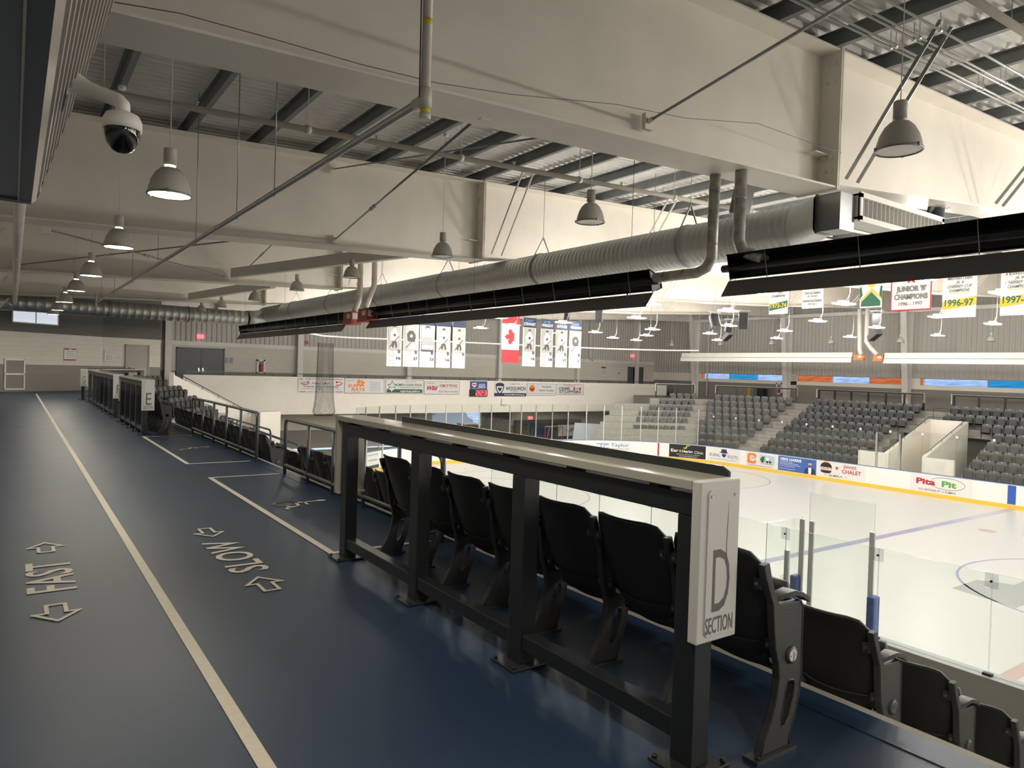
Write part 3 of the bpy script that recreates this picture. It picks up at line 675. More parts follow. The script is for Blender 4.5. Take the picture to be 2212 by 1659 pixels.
# radiant tube heaters -----------------------------------------------
def heater(xc,y0,y1,z,sg,label,n_wire,dark=True,burn=None,group=None):
    """hood with raised upper face seen from inside; sg=+1 hood opens toward camera side (-X)"""
    t=thing('radiant_heater',label,'heater',(xc,(y0+y1)/2,z),group)
    m1='black_heater' if dark else 'white_paint'; th=.006
    if dark:
        prof=[(-.06,.50),(.16,.42),(.20,.26),(.10,.215)]      # inside of hood, open to the left and below
        low=[(.02,.175),(-.12,-.03)]
        m2='black_heater'
    else:
        prof=[(-.16,.30),(-.10,.62),(.10,.62),(.16,.30)]; low=[(-.20,.27),(-.24,0.0)]; m2='white_paint'
    def sheet(b,pr):
        for (a,c),(e,g) in zip(pr,pr[1:]): b.bar((xc+sg*(a+e)/2,y0,z+(c+g)/2),(xc+sg*(a+e)/2,y1,z+(c+g)/2),math.hypot(a-e,c-g)+.004,th,upv=((c-g)*1.0,0,-(a-e)*sg) if True else None)
    b=MB(); sheet(b,prof); b.build('hood',m1,t)
    b=MB(); sheet(b,low); 
    b.build('side_shield','heater_shield' if dark else m2,t)
    b=MB(); b.cyl((xc+sg*.03,y0-.1,z+.34),(xc+sg*.03,y1+.1,z+.34),.05,12); b.build('tube','black_heater' if dark else 'galv',t)
    if dark:
        b=MB()
        for i in range(n_wire):
            y=y0+(y1-y0)*(i+.5)/n_wire; b.cyl((xc-.065,y,z+.505),(xc-.0,y,z+.18),.006,6)
        b.build('wire_brace','galv_dark',t)
        b=MB()
        for y in (y0+.02,y1-.02):
            b.prism([(xc-.06,y-.004,z+.50),(xc+.16,y-.004,z+.42),(xc+.20,y-.004,z+.26),(xc+.02,y-.004,z+.18)],(0,.008,0))
        b.build('end_cap','black_heater',t)
    b=MB()
    ys=[y0+.5,(y0+y1)/2,y1-.5] if y1-y0>6 else [y0+1.6,y1-1.2]
    if y0<0: ys=[.7]
    for y in ys:
        b.cyl((xc+.05,y,z+.46),(xc+.05,y,BOT(xc)+.6),.004,5); b.cyl((xc,y,z+.2),(xc,y,z+.12),.012,6)
    b.build('chain','galv_dark',t)
    for y,l in (burn or []):
        b=MB(); b.box(xc-.13,xc+.13,y-.28,y+.28,z+.16,z+.48); b.box(xc-.15,xc+.15,y-.30,y+.30,z+.14,z+.22); bb=b.build('burner_box',l,t)
        b=MB(); b.box(xc-.135,xc-.131,y-.2,y+.02,z+.3,z+.42); b.box(xc-.1,xc+.04,y-.286,y-.281,z+.28,z+.44); b.build('label_plate','sign_white',bb)
    return t
hA=heater(7.42,-4.5,5.85,2.60,1,'black radiant heater hanging at the right edge, nearest the camera',9)
hB=heater(7.42,7.15,16.9,2.55,1,'long black radiant heater in the middle of the picture under the duct',11,burn=[(17.1,'burner_red')])
hC=heater(7.42,18.5,29.6,2.52,1,'farther black radiant heater at the end of the near row',12,burn=[(18.1,'burner_red')])
def flue(pts,r,label,m='galv',par=None):
    b=MB(); b.tube(pts,r,14)
    for (p,q) in zip(pts,pts[1:]):
        p=Vector(p);q=Vector(q); L=(q-p).length
        for i in range(int(L/.35)):
            a=p.lerp(q,(i+.5)*.35/L); d=(q-p).normalized(); b.cyl(a-d*.008,a+d*.008,r+.006,14)
    o=b.build('flue_pipe',m,par); o['label']=label; return o
flue([(7.42,7.1,2.93),(7.42,6.35,2.93),(7.42,6.2,2.98),(7.42,6.12,3.1),(7.42,6.1,4.4)],.07,'blotchy grey flue pipe','pipe_stain',hB)
flue([(7.46,5.35,3.0),(7.5,5.7,3.15),(7.52,5.78,3.3),(7.52,5.78,4.17)],.075,'stained grey flue pipe','pipe_stain',hA)
flue([(7.45,17.3,3.05),(7.6,17.5,3.25),(7.95,17.9,3.75),(7.95,17.9,5.0)],.075,'bent white flue pipe','girder_paint',hB)
flue([(7.45,18.0,3.0),(7.6,18.1,3.3),(7.8,18.5,3.6),(7.8,18.5,5.0)],.075,'bent white flue pipe','girder_paint',hC)
hD=heater(42.6,23.9,37.6,2.72,1,'pale far heater left of the orange boxes',0,False,[(23.5,'orange')],'far heaters')
hE=heater(42.6,8.5,21.9,2.68,1,'pale far heater right of the orange boxes',0,False,[(22.3,'orange')],'far heaters')
flue([(42.6,23.4,3.2),(42.6,23.5,3.5),(42.6,23.6,6.0)],.13,'thick white flue pipe','white_paint',hD)
flue([(42.6,22.4,3.2),(42.6,22.8,3.6),(42.6,23.1,4.0),(42.6,23.1,6.0)],.13,'thick bent white flue pipe','white_paint',hE)
# ---------------- lamps ----------------
def pendant(lit):
    t=thing('pendant_lamp','','lamp',(0,0,0))
    b=MB(); b.lathe([(.068,.52),(.07,.50),(.07,.335),(.05,.335),(.05,.31)],n=24); b.lathe([(.001,.52),(.068,.52)],n=24); b.build('socket_housing','lamp_body',t,False)
    b=MB(); b.lathe([(.062,.31),(.10,.295),(.15,.245),(.195,.16),(.222,.06),(.228,.01),(.228,.0),(.222,.0),(.216,.06),(.188,.155),(.14,.24),(.06,.30)],n=32); sh=b.build('shade','lamp_body',t,False)
    b=MB(); b.lathe([(.226,.012),(.240,.010),(.240,-.008),(.222,-.008)],n=32)
    for a in (.3,2.4,4.5): b.box(.235*math.cos(a)-.012,.235*math.cos(a)+.012,.235*math.sin(a)-.012,.235*math.sin(a)+.012,-.012,.03)
    b.build('rim','galv_dark',sh,False)
    b=MB(); b.lathe([(.222,0.0),(.15,-.003),(.001,-.005)],n=32); b.build('lens','warm_lens' if lit else 'dull_lens',t,False)
    if lit:
        b=MB(); b.lathe([(.055,.333),(.058,.322),(.055,.311)],n=20); b.build('glow_ring','warm_lens',t,False)
    b=MB(); b.cyl((0,0,.52),(0,0,2.45),.006,6); b.build('stem','girder_paint',t,False)
    b=MB(); b.lathe([(.05,2.45),(.055,2.44),(.055,2.40),(.05,2.39),(.001,2.39)],n=16); b.build('canopy','white_paint',t,False)
    if lit:
        L=bpy.data.lights.new('lamp','AREA'); L.shape='DISK'; L.size=.4; L.energy=PEND_W; L.color=(1,.92,.76); lo=bpy.data.objects.new('bulb_light',L); C.objects.link(lo); lo.location=(0,0,-.02); lo.parent=t
    return t
pl_=pendant(True)
def shrink(t,k=.91):
    for o in [t]+list(t.children):
        for q in (list(o.children) if o is not t else [])+([o] if o is not t else []):
            if q.type=='MESH' and not q.data.get('sc'):
                for v in q.data.vertices:
                    if v.co.z<1.5: v.co.x*=k; v.co.y*=k; v.co.z*=k
                q.data['sc']=1
shrink(pl_)
LY=[-5.6,-1.0,2.7,8.1,12.4,17.1,21.3,25.9,30.6,33.8]
for i,y in enumerate(LY):
    lab='lit grey dome pendant over the blue track, %s from the camera'%ordn(i-2) if i>2 else 'lit dome pendant over the blue track behind or above the camera, number %d back'%(3-i)
    if i==0: o=pl_; o.location=(1.3,y,3.26); o['label']=lab; o['group']='lit pendants over the track'
    else: copy_tree(pl_,loc=(1.3,y,3.26),label=lab,group='lit pendants over the track')
pl_['group']='lit pendants over the track'
pu=pendant(False); shrink(pu)
UY=[3.55,8.05,12.5,17.15,21.4,26.0,30.5,34.2]
for i,y in enumerate(UY):
    lab='unlit dome pendant above the near seats, %s from the right'%ordn(i+1)
    if i==0: o=pu; o.location=(7.0,y,3.80); o['label']=lab; o['group']='unlit pendants over the seats'
    else: copy_tree(pu,loc=(7.0 if y<30 else 6.9,y,3.80),label=lab,group='unlit pendants over the seats')
for i,y in enumerate([39.4,34.6,30.2,25.8,21.4,16.6]):
    copy_tree(pu,loc=(43.3,y,3.95),label='small unlit dome pendant above the far stand, %s from the left'%ordn(i+1),group='unlit pendants over the far stand')
# LED panels over the ice
def led():
    t=thing('led_light','','lamp',(0,0,0))
    b=MB(); b.box(-.36,.36,-.2,.2,.0,.05); b.box(-.2,.2,-.08,.08,.05,.11); b.build('housing','white_paint',t,False)
    b=MB(); b.box(-.345,.10,-.18,.18,-.012,-.001); b.box(.12,.345,-.18,.18,-.012,-.001); b.build('diffuser','led',t,False)
    b=MB()
    b.tube([(.36+.0,-.15,.03),(.5,-.15,.03),(.55,-.1,.02),(.55,.1,.02),(.5,.15,.03),(.36,.15,.03)],.01,6)
    for y in (-.07,.0,.07): b.cyl((.36,y,.02),(.55,y,.02),.005,5)
    b.build('wire_guard','white_paint',t,False)
    b=MB(); b.tube([(.25,0,.11),(.33,0,.26),(.34,0,.4),(.34,0,2.6)],.004,5); b.tube([(.12,0,.11),(.25,.02,.2),(.38,0,.4),(.36,0,2.6)],.005,5); b.build('cord','grey',t,False)
    L=bpy.data.lights.new('led','AREA'); L.shape='RECTANGLE'; L.size=.66; L.size_y=.34; L.energy=LED_W; L.color=(1,.975,.94); lo=bpy.data.objects.new('led_emitter',L); C.objects.link(lo); lo.location=(0,0,-.03); lo.parent=t
    L=bpy.data.lights.new('led_fill','POINT'); L.shadow_soft_size=.12; L.energy=LED_FILL; L.color=(1,.95,.87); lo=bpy.data.objects.new('led_fill',L); C.objects.link(lo); lo.location=(-.12,0,.5); lo.parent=t  # added fill light above the housing, brightens roof, girders and walls
    return t
l0=led(); first=True
vis=[(17.4,8.2),(17.6,12.6),(18.0,17.5),(18.4,27.5),(21.4,8.0),(21.5,16.9),(21.6,12.5),(21.9,31.3),(22.0,22.1),(22.0,27.1),(22.3,35.1),(27.3,16.9),(27.7,12.4),(27.7,21.7),(27.9,34.7),(28.0,26.9),(28.3,31.8),(31.8,16.8),(31.9,12.2),(32.0,21.6),(32.1,31.3),(32.2,26.5),(33.2,35.5),(36.1,36.2),(37.6,25.9),(37.9,21.5),(38.1,30.7),(38.3,17.1)]
rest=[(x,y) for x in (17.5,21.6,28,32,37.8) for y in (7.8,3.4,-1.2,-5.8,-10.4,-15,-19.6)]+[(12.6,y) for y in (-15,-10.4,-5.8,-1.2,3.4,8,12.5,17.2,21.9,26.7,31.2,35.2)]+[(17.9,22.0),(18.0,31.3),(18.0,35.2)]
rest=[(x,y) for x,y in rest if not any(abs(x-a)<1 and abs(y-c)<1 for a,c in vis)]
cam2=lambda x,y:(Vector((x,y,4))-Vector((0,0,H)))
vis=sorted(vis,key=lambda p:p[0]/p[1]); 
for i,(x,y) in enumerate(vis+rest):
    seen=i<len(vis)
    lab='hanging lit LED panel over the ice, %s from the left in the picture'%ordn(i+1) if seen else ('LED panel over the part of the ice behind the view' if y<8 else 'LED panel over the ice hidden behind the near heaters and banners')
    if first: o=l0; o.location=(x,y,4.0); o['label']=lab; first=False
    else: o=copy_tree(l0,loc=(x,y,4.0),label=lab)
    o['group']='LED panels over the ice'
    if abs(x-12.6)<.1:
        for c in o.children:
            if c.type=='LIGHT' and c.data.type=='POINT': c.data=c.data.copy(); c.data.energy=LED_FILL*.55
# loudspeakers
def speaker(x,y,z,s,rz,tilt,label,m='speaker'):
    t=thing('loudspeaker',label,'speaker',(x,y,z),'hanging loudspeakers',rz)
    b=MB(); q=[(-.22*s,-.16*s),(.22*s,-.16*s),(.16*s,.16*s),(-.16*s,.16*s)]
    Mx=Matrix.Rotation(tilt,3,'X')
    P=[Mx@Vector((a,c,-.38*s)) for a,c in q]; b.prism(P,Mx@Vector((0,0,.76*s))); b.build('cabinet',m,t,False,bev=.04*s)
    b=MB(); b.add([Mx@Vector((a,-.166*s,c)) for a,c in ((-.18*s,-.34*s),(.18*s,-.34*s),(.18*s,.34*s),(-.18*s,.34*s))],[(0,1,2,3)])
    b.build('grille','black',t,False)
    b=MB(); b.box(-.3*s,.3*s,-.02,.02,.44*s,.47*s); b.cyl((0,0,.44*s),(0,0,BOT(x)+.3-z),.006,6); b.bar((-.2*s,0,.3*s),(-.2*s,0,.46*s),.02,.02); b.bar((.2*s,0,.3*s),(.2*s,0,.46*s),.02,.02); b.build('bracket','galv_dark',t,False)
    return t

speaker(13.0,9.95,5.5,1.0,R(10),R(12),'large black loudspeaker hanging behind the flue pipes near the first girder')
speaker(27,21.97,4.16,1.0,R(-25),R(-30),'grey loudspeaker tilted to the left, hanging above the ice','speaker_grey')
speaker(27.2,20.5,4.16,1.0,R(-50),R(5),'dark loudspeaker facing the camera, right of the tilted grey one')
speaker(30,23.5,4.18,.8,R(-30),R(20),'small loudspeaker partly hidden behind a lit LED panel','speaker_grey')
speaker(34.5,27.1,4.0,.9,R(-10),R(55),'loudspeaker tilted steeply down above the far left seats','speaker_grey')
speaker(32.5,17.2,4.4,.95,R(-60),R(10),'upper dark loudspeaker beside the white flues')
speaker(36,19.1,3.95,.95,R(-20),R(60),'lower grey loudspeaker beside the white flues','speaker_grey')
speaker(25,27.8,4.55,.85,R(-60),R(5),'loudspeaker hanging between banners and LED panels')
speaker(24.6,30,4.7,.7,R(-30),R(30),'boxy loudspeaker in front of the player banners')
t=thing('moving_light','black moving stage light clamped at the first girder near the upper right','stage light',(13.2,6.0,4.75))
b=MB(); b.box(12.95,13.5,5.9,6.1,4.66,4.72); b.bar((13.05,6.0,4.7),(12.95,6.0,4.45),.05,.14); b.bar((13.4,6.0,4.7),(13.35,6.0,4.4),.05,.14); b.build('bracket','black_steel',t)
b=MB(); b.lathe([(.001,-.2),(.13,-.2),(.15,-.05),(.13,.12),(.09,.2),(.001,.2)],(13.17,6.0,4.47),18,0,axis=(-.8,-.3,-.5)); b.build('head','black_steel',t)
b=MB(); b.tube([(13.2,6,4.72),(13.1,5.97,4.8),(13.3,5.95,4.82),(13.5,6,4.74)],.012,6); b.build('cable','black',t)
# bulkhead at upper left with soffit and ribbed inclined face
t=thing('bulkhead','dark soffit bulkhead with ribbed inclined face overhead at the upper left','bulkhead',(0,4,3.05))
z0=3.05; xb,yb=.165,8.4; xt,zt=.47,3.77
b=MB(); b.box(XW+.12,.02,-9,yb-.15,z0,z0+.02); b.build('soffit_panel','soffit',t)
b=MB(); b.box(.02,.125,-9,yb,z0-.015,z0+.02); b.box(XW+.12,.125,yb-.14,yb,z0-.02,z0+.03); b.build('flashing','flash',t)
b=MB(); b.prism([(.125,-9,z0-.015),(.165,-9,z0+.02),(.165,-9,z0+.07),(.125,-9,z0+.07)],(0,9+yb,0)); b.box(.015,.027,-9,yb-.1,z0-.022,z0); b.build('edge_trim','rib_cream',t)
b=MB(); n=12; L=math.hypot(xt-xb,zt-z0-.07); dx,dz=(xt-xb)/L,(zt-z0-.07)/L; nx,nz=dz,-dx
vs=[]
for i in range(n):
    for f,o in ((0,0),(.15,.0),(.3,.018),(.6,.018),(.75,0)):
        s=(i+f)/n; x=xb+(xt-xb)*s+nx*o; z=z0+.07+(zt-z0-.07)*s+nz*o; ye=yb-(yb-4.95)*s
        vs+=[(x,-9,z),(x,ye,z)]
b.add(vs,[(2*i,2*i+1,2*i+3,2*i+2) for i in range(len(vs)//2-1)]); b.build('ribbed_face','rib_cream',t)
b=MB(); b.prism([(xb-.01,yb,z0+.05),(xb+.01,yb,z0+.05),(xt+.012,4.97,zt),(xt-.01,4.97,zt)],(0,.03,0)); b.prism([(xt,-9,zt),(xt+.03,-9,zt),(xt+.03,-9,zt+.1),(xt,-9,zt+.1)],(0,13.9,0)); b.build('edge_flashing','flash',t)
b=MB(); b.add([(XW+.12,yb,z0),(xb,yb,z0+.05),(xt,4.97,zt),(XW,4.97,zt)],[(0,1,2,3)]); b.add([(XW,-9,zt),(xt,-9,zt),(xt,4.97,zt),(XW,4.97,zt)],[(0,1,2,3)]); b.build('back_panel','rib_cream',t)
# dome camera on its arm
t=thing('dome_camera','white arm-mounted dome security camera with a black dome at upper left','camera',(.32,5.6,3.25))
b=MB(); b.box(.235,.26,5.5,5.86,3.25,3.6); b.build('backplate','dark_rail',t)
b=MB(); b.box(.26,.275,5.53,5.83,3.27,3.57)
b.tube([(.27,5.68,3.42),(.31,5.66,3.40),(.39,5.58,3.35),(.48,5.48,3.30),(.55,5.40,3.26),(.57,5.37,3.23),(.57,5.37,3.17)],[.10,.075,.05,.045,.045,.045,.045],14); b.build('arm','white_paint',t)
b=MB(); b.lathe([(.001,.06),(.05,.06),(.10,.04),(.118,.0),(.118,-.055),(.10,-.06)],(.57,5.37,3.12),28); b.build('housing','white_paint',t)
b=MB(); b.lathe([(.108,-.055),(.105,-.10),(.09,-.15),(.06,-.19),(.03,-.205),(.001,-.21)],(.57,5.37,3.12),28); b.build('dome','dome_black',t)

b=MB(); b.tube([(0.4,5.52,3.93),(0.93,5.5,3.99),(1.62,5.5,4.0),(2.28,5.5,4.0),(2.98,5.5,4.03),(3.79,5.5,4.13),(5.08,5.5,4.35),(6.15,5.5,4.45),(7.44,5.5,4.68),(8.85,5.5,4.68),(9.3,5.5,4.7)],.0035,5)
tag(b.build('strung_cable','dark_rail'),'thin slack cable strung along the face of the nearest girder','cable')

# ================= NEAR SIDE =================
def slab_items(name,label,cat,polys,col='line_white',z=.004):
    b=MB()
    for p in polys:
        vs,fs=plategeo([p],0) if len(p)>4 else ([(x,y) for x,y in p],[tuple(range(len(p)))])
        b.add([(v[0],v[1],z) for v in vs],fs)
    return tag(b.build(name,col),label,cat)
slab_items('lane_line','long cream lane line running down the blue track','floor marking',[[(.79,-8),(.85,-8),(.85,35.7),(.79,35.7)]])
def outline(pts,w):
    # arrow outline as strokes
    out=[]; n=len(pts)
    for i in range(n):
        a=Vector((*pts[i],0)); c=Vector((*pts[(i+1)%n],0)); d=(c-a).normalized(); s=Vector((-d.y,d.x,0))*w/2; a=a-d*w/2; c=c+d*w/2
        out.append([(p.x,p.y) for p in (a-s,c-s,c+s,a+s)])
    return out
def arrow(xc,ytip,sg,hw=.12,hl=.16,sw=.05,ln=.33):
    y=ytip; return [(xc,y),(xc+hw,y-sg*hl),(xc+sw,y-sg*hl),(xc+sw,y-sg*ln),(xc-sw,y-sg*ln),(xc-sw,y-sg*hl),(xc-hw,y-sg*hl)]
def floor_word(word,xc,y0,y1,capx,arrows,label):
    t=thing('floor_word',label,'floor marking',(xc,(y0+y1)/2,0),'painted words on the track')
    vs,fs,a,c=textgeo(word,.012); sx=(y1-y0)/(c-a); sy=capx/CAP
    b=MB(); b.add([(xc+capx/2-v[1]*sy,y0+(v[0]-a)*sx,.004) for v in vs],fs); b.build('lettering','line_white',t)
    for ar in arrows:
        b=MB(); k=0
        for q in outline(ar,.024): b.add([(x,y,.0045+k*.0003) for x,y in q],[(0,1,2,3)]); k+=1
        b.build('arrow','line_white',t)
floor_word('FAST',.237,5.54,6.36,.27,[arrow(.24,4.90,-1),arrow(.24,7.02,1)],'cream word FAST with two outline arrows painted on the blue track')
floor_word('SLOW',1.475,5.39,6.42,.27,[arrow(1.475,5.21,1,ln=.34),arrow(1.475,6.63,-1,ln=.35)],'cream word SLOW with two outline arrows painted on the blue track')
def bay(y0,y1,label,near=True,far=True):
    P=[[(2.15,y0),(2.21,y0),(2.21,y1),(2.15,y1)],[(2.21,y1-.06),(3.13,y1-.06),(3.13,y1),(2.21,y1)],[(2.21,y0),(3.13,y0),(3.13,y0+.06),(2.21,y0+.06)]]
    slab_items('bay_outline',label,'floor marking',P)
bay(5.58,10.07,'cream outline of the nearer wheelchair bay'); bay(11.5,15.98,'cream outline of the farther wheelchair bay')
def wheelchair(yc,label):
    # u along -Y, v along +X
    t=[]
    f=lambda u,v:(2.37+v,yc+.16-u)
    def stroke(pts,w):
        out=[]
        for a,c in zip(pts,pts[1:]): 
            A=Vector((*f(*a),0));B=Vector((*f(*c),0)); d=(B-A).normalized(); s=Vector((-d.y,d.x,0))*w/2; A=A-d*w*.4; B=B+d*w*.4
            out.append([(p.x,p.y) for p in (A-s,B-s,B+s,A+s)])
        return out
    P=[]
    arc=[(.14+.15*math.cos(a),.15+.15*math.sin(a)) for a in [R(105+i*15) for i in range(17)]]
    P+=stroke(arc,.036)
    P+=stroke([(.10,.46),(.13,.24),(.30,.22),(.36,.04),(.42,.06)],.036)
    P+=stroke([(.115,.34),(.25,.33)],.03)
    P.append([f(.09+.045*math.cos(a),.54+.045*math.sin(a)*1.3) for a in [2*math.pi*i/16 for i in range(16)]])
    slab_items('wheelchair_symbol',label,'floor marking',P,z=.005)
wheelchair(7.8,'cream wheelchair symbol in the nearer bay'); wheelchair(13.65,'cream wheelchair symbol in the farther bay')
# seats ----------------------------------------------------------
def seat_proto(kind):
    bm_,im=('seat_black','seat_iron') if kind=='near' else ('seat_grey','seat_grey')
    t=thing('arena_seat','','seat')
    b=MB(); NU,NV=11,12
    zs=[.345,.37,.41,.46,.52,.58,.65,.71,.76,.80,.83,.85]
    def px(z): 
        pts=[(.33,.005),(.38,-.03),(.45,-.065),(.55,-.10),(.65,-.135),(.75,-.165),(.85,-.195)]
        for (a,c),(e,g) in zip(pts,pts[1:]):
            if z<=e: return c+(g-c)*(z-a)/(e-a)
        return pts[-1][1]
    for side in (0,1):
        vs=[]
        for z in zs:
            for i in range(NU):
                u=-1+2*i/(NU-1); hw=.212+.035*min(1,(z-.34)/.25)
                if z<.42: hw-=.04*(1-(z-.345)/.075)
                zz=z-(.075*max(0,(abs(u)-.68)/.32)**2 if z>.7 else 0)*((z-.7)/.15 if z>.7 else 0)
                vs.append((px(zz)+.07*u*u+side*.016-.012*(1-abs(u))*(z>.8),u*hw,zz))
        n0=len(b.v)
        fs=[(j*NU+i,j*NU+i+1,(j+1)*NU+i+1,(j+1)*NU+i) for j in range(len(zs)-1) for i in range(NU-1)]
        b.add(vs,[f[::-1] for f in fs] if side else fs,0,True)
    N=NU*len(zs); m=len(zs)-1
    rim=[i for i in range(NU)]+[j*NU+NU-1 for j in range(1,m+1)]+[m*NU+i for i in range(NU-2,-1,-1)]+[j*NU for j in range(m-1,0,-1)]
    for a,c in zip(rim,rim[1:]+rim[:1]): b.f.append([a,a+N,c+N,c]); b.m.append(0); b.s.append(True)
    # moulded horizontal seam
    b.tube([(px(.44)-.003+.05*u*u,u*.2,.44-.015*(1-u*u)) for u in [-1+.2*i for i in range(11)]],.004,5)
    bk=b.build('backrest',bm_,t,False)
    b=MB(); prof=[(.03,.375),(.045,.32),(.08,.285),(.13,.275),(.175,.31),(.195,.38),(.20,.50),(.19,.60),(.17,.665)]
    vs=[]
    for o in (0,1):
        for k,(x,z) in enumerate(prof):
            p=prof[min(k+1,len(prof)-1)];q=prof[max(k-1,0)]; dx,dz=p[0]-q[0],p[1]-q[1]; L=math.hypot(dx,dz); nx,nz=-dz/L*.028*o,dx/L*.028*o
            for i in range(9):
                u=-1+.25*i; hw=.20-.03*abs(k-4.5)/4.5; zz=z+.02*u*u*(1 if 1<k<5 else 0)
                vs.append((x+nx,u*hw,zz+nz))
    K=len(prof)*9
    fs=[(k*9+i,k*9+i+1,(k+1)*9+i+1,(k+1)*9+i) for k in range(len(prof)-1) for i in range(8)]
    b.add(vs,fs+[tuple(K+i for i in f[::-1]) for f in fs]+[(i,K+i,K+i+1,i+1) for i in range(8)]+[((len(prof)-1)*9+i,(len(prof)-1)*9+i+1,K+(len(prof)-1)*9+i+1,K+(len(prof)-1)*9+i) for i in range(8)]+[(k*9+8*s,(k+1)*9+8*s,K+(k+1)*9+8*s,K+k*9+8*s) for k in range(len(prof)-1) for s in (0,1)],0,True)
    b.build('seat_pan',bm_,t,False)
    b=MB()
    for z in (.44,.71):
        for s in (-1,1):
            x=px(z)+.045; b.box(x-.012,x+.03,s*.205-.0,s*.246,z-.022,z+.022) if s>0 else b.box(x-.012,x+.03,-.246,-.205,z-.022,z+.022); b.cyl((x-.012,s*.222,z),(x-.02,s*.222,z),.009,8,1)
    b.build('bracket',[im,'galv_dark'],bk,False)
    return t
LEGL=[(-.148,.796),(-.135,.746),(-.10,.67),(-.08,.629),(-.066,.512),(-.055,.447),(-.03,.376),(-.02,.311),(-.035,.218),(-.062,.142),(-.105,.07),(-.13,.018)]
LEGR=[(-.112,.80),(-.087,.72),(-.05,.64),(-.03,.622),(.12,.612),(.138,.59),(.138,.508),(.139,.408),(.145,.307),(.129,.211),(.101,.119),(.07,.043),(.07,.018)]
SLOT=[(.057,.29),(.085,.285),(.094,.265),(.089,.221),(.06,.137),(.031,.10),(.010,.105),(.006,.14),(.030,.249),(.036,.286)]
def leg_mesh(im,simple=False):
    vs,fs=plategeo([LEGL+LEGR[::-1],SLOT],.022,.003) if not simple else plategeo([LEGL+LEGR[::-1]],.022)
    b=MB(); b.add([(v[0],v[2],v[1]) for v in vs],[f[::-1] for f in fs])
    b.box(-.175,.09,-.035,.035,0,.014)
    if not simple:
        # armrest cap, rim ribs, foot bolts
        b.add([(x,y,z) for x,z,w in ((-.055,.655,.012),(-.01,.668,.026),(.05,.672,.030),(.11,.655,.030),(.165,.625,.026),(.168,.603,.022)) for y in (-w,w)],[(2*i,2*i+2,2*i+3,2*i+1) for i in range(5)],0,True)
        b.add([(x,y,z-.02) for x,z,w in ((-.055,.655,.012),(-.01,.668,.026),(.05,.672,.030),(.11,.655,.030),(.165,.625,.026),(.168,.623,.022)) for y in (-w,w)],[(2*i,2*i+1,2*i+3,2*i+2) for i in range(5)],0,True)
        for s in (-1,1):
            pr=[(-.055,.655),(-.01,.668),(.05,.672),(.11,.655),(.165,.625)]; w=[.012,.026,.03,.03,.026]
            b.add([(x,s*q,z-o) for (x,z),q in zip(pr,w) for o in (0,.02)],[(2*i,2*i+1,2*i+3,2*i+2) for i in range(4)],0,True)
            for L in (LEGL,LEGR[4:]):
                b.tube([(x+(.004 if L is LEGL else -.004),s*.012,z) for x,z in L],.006,5)
            b.tube([(x,s*.012,z) for x,z in SLOT],.005,5,closed=True)
            b.lathe([(.0,.024),(.034,.024),(.038,.018),(.04,.01)],(.058,0,.397),20,0,axis=(0,s,0)) if s<0 else None
        b.cyl((-.15,-.02,.014),(-.15,-.02,.026),.008,6); b.cyl((.06,.02,.014),(.06,.02,.026),.008,6)
    return b
SEATS=[]
def near_seats():
    p=seat_proto('near')
    lg=leg_mesh('seat_iron').build('leg','seat_iron',p,False); lg.location=(0,-.2585,0)
    return p
nproto=near_seats(); nused=[False]
def place_near(x,y,z,rz,label,group,last=False,plate=None):
    if not nused[0]:
        o=nproto; o.location=(x,y,z); o.rotation_euler=(0,0,rz); o['label']=label; o['group']=group; nused[0]=True
    else: o=copy_tree(nproto,loc=(x,y,z),rz=rz,label=label,group=group)
    if last:
        l=[c for c in o.children if c.name.startswith('leg')][0].copy(); C.objects.link(l); l.parent=o; l.location=(0,.2585,0)
    if plate:
        b=MB(); b.lathe([(.001,.0262),(.026,.0262),(.027,.022)],(.058,-.2585,.397),22,0,axis=(0,-1,0),sm=False)
        for s in (-1,1): b.cyl((.058+s*.019,-.2585-.026,.397),(.058+s*.019,-.2585-.0275,.397),.0028,6,1)
        vs,fs,a,c=textgeo(plate,.01); b.add([(.058+(v[0]-(a+c)/2)*.030/CAP,-.2585-.0272,.397+(v[1]-CAP/2)*.030/CAP) for v in vs],fs,1)
        b.build('row_plate',['sign_white','sign_ink'],o,False)
    return o
SP=.520
rows='JHGFEDCBA'
def near_row(k,y0,n,block,who,group,plate=True,x0=2.63):
    for i in range(n):
        place_near(x0+.87*k,y0+SP*(i+.5),-.44*k,0,'black folding arena seat in %s, %s from the camera, %s'%('row '+rows[k],ordn(i+1),who),group,last=(i==n-1),plate=rows[k] if (plate and i==0) else None)
near_row(0,1.74,7,'D','behind the Section D counter','seats behind the Section D counter')
near_row(1,1.74,16,'D','below the nearer railing','row H seats near the camera')
near_row(2,1.74,12,'D','one tier below row H','row G seats near the camera')
near_row(3,1.74,5,'D','two tiers below row H','row F seats near the camera')
near_row(0,16.45,7,'E','behind the Section E counter','seats behind the Section E counter')
near_row(1,11.62,16,'E','beyond the stair gap','row H seats beyond the stair gap')
near_row(2,11.62,16,'E','beyond the stair gap','row G seats beyond the stair gap')
near_row(3,11.62,9,'E','beyond the stair gap','row F seats beyond the stair gap')
near_row(0,21.95,6,'F','behind the Section F counter','seats behind the Section F counter')
cn=[10,10,9,8,7,6]
for k in range(6):
    n=cn[k]
    for i in range(n):
        if n-i>6: continue
        t_=.57*(i+.5); x=2.9+.87*k+.5*t_; y=31.3+.866*t_
        place_near(x,y,-.44*k,R(-30),'grey folding seat in the angled far-left corner block, row %s, %s from its far end'%(rows[k],ordn(n-i)),'seats of the angled corner block',last=(i==n-1))
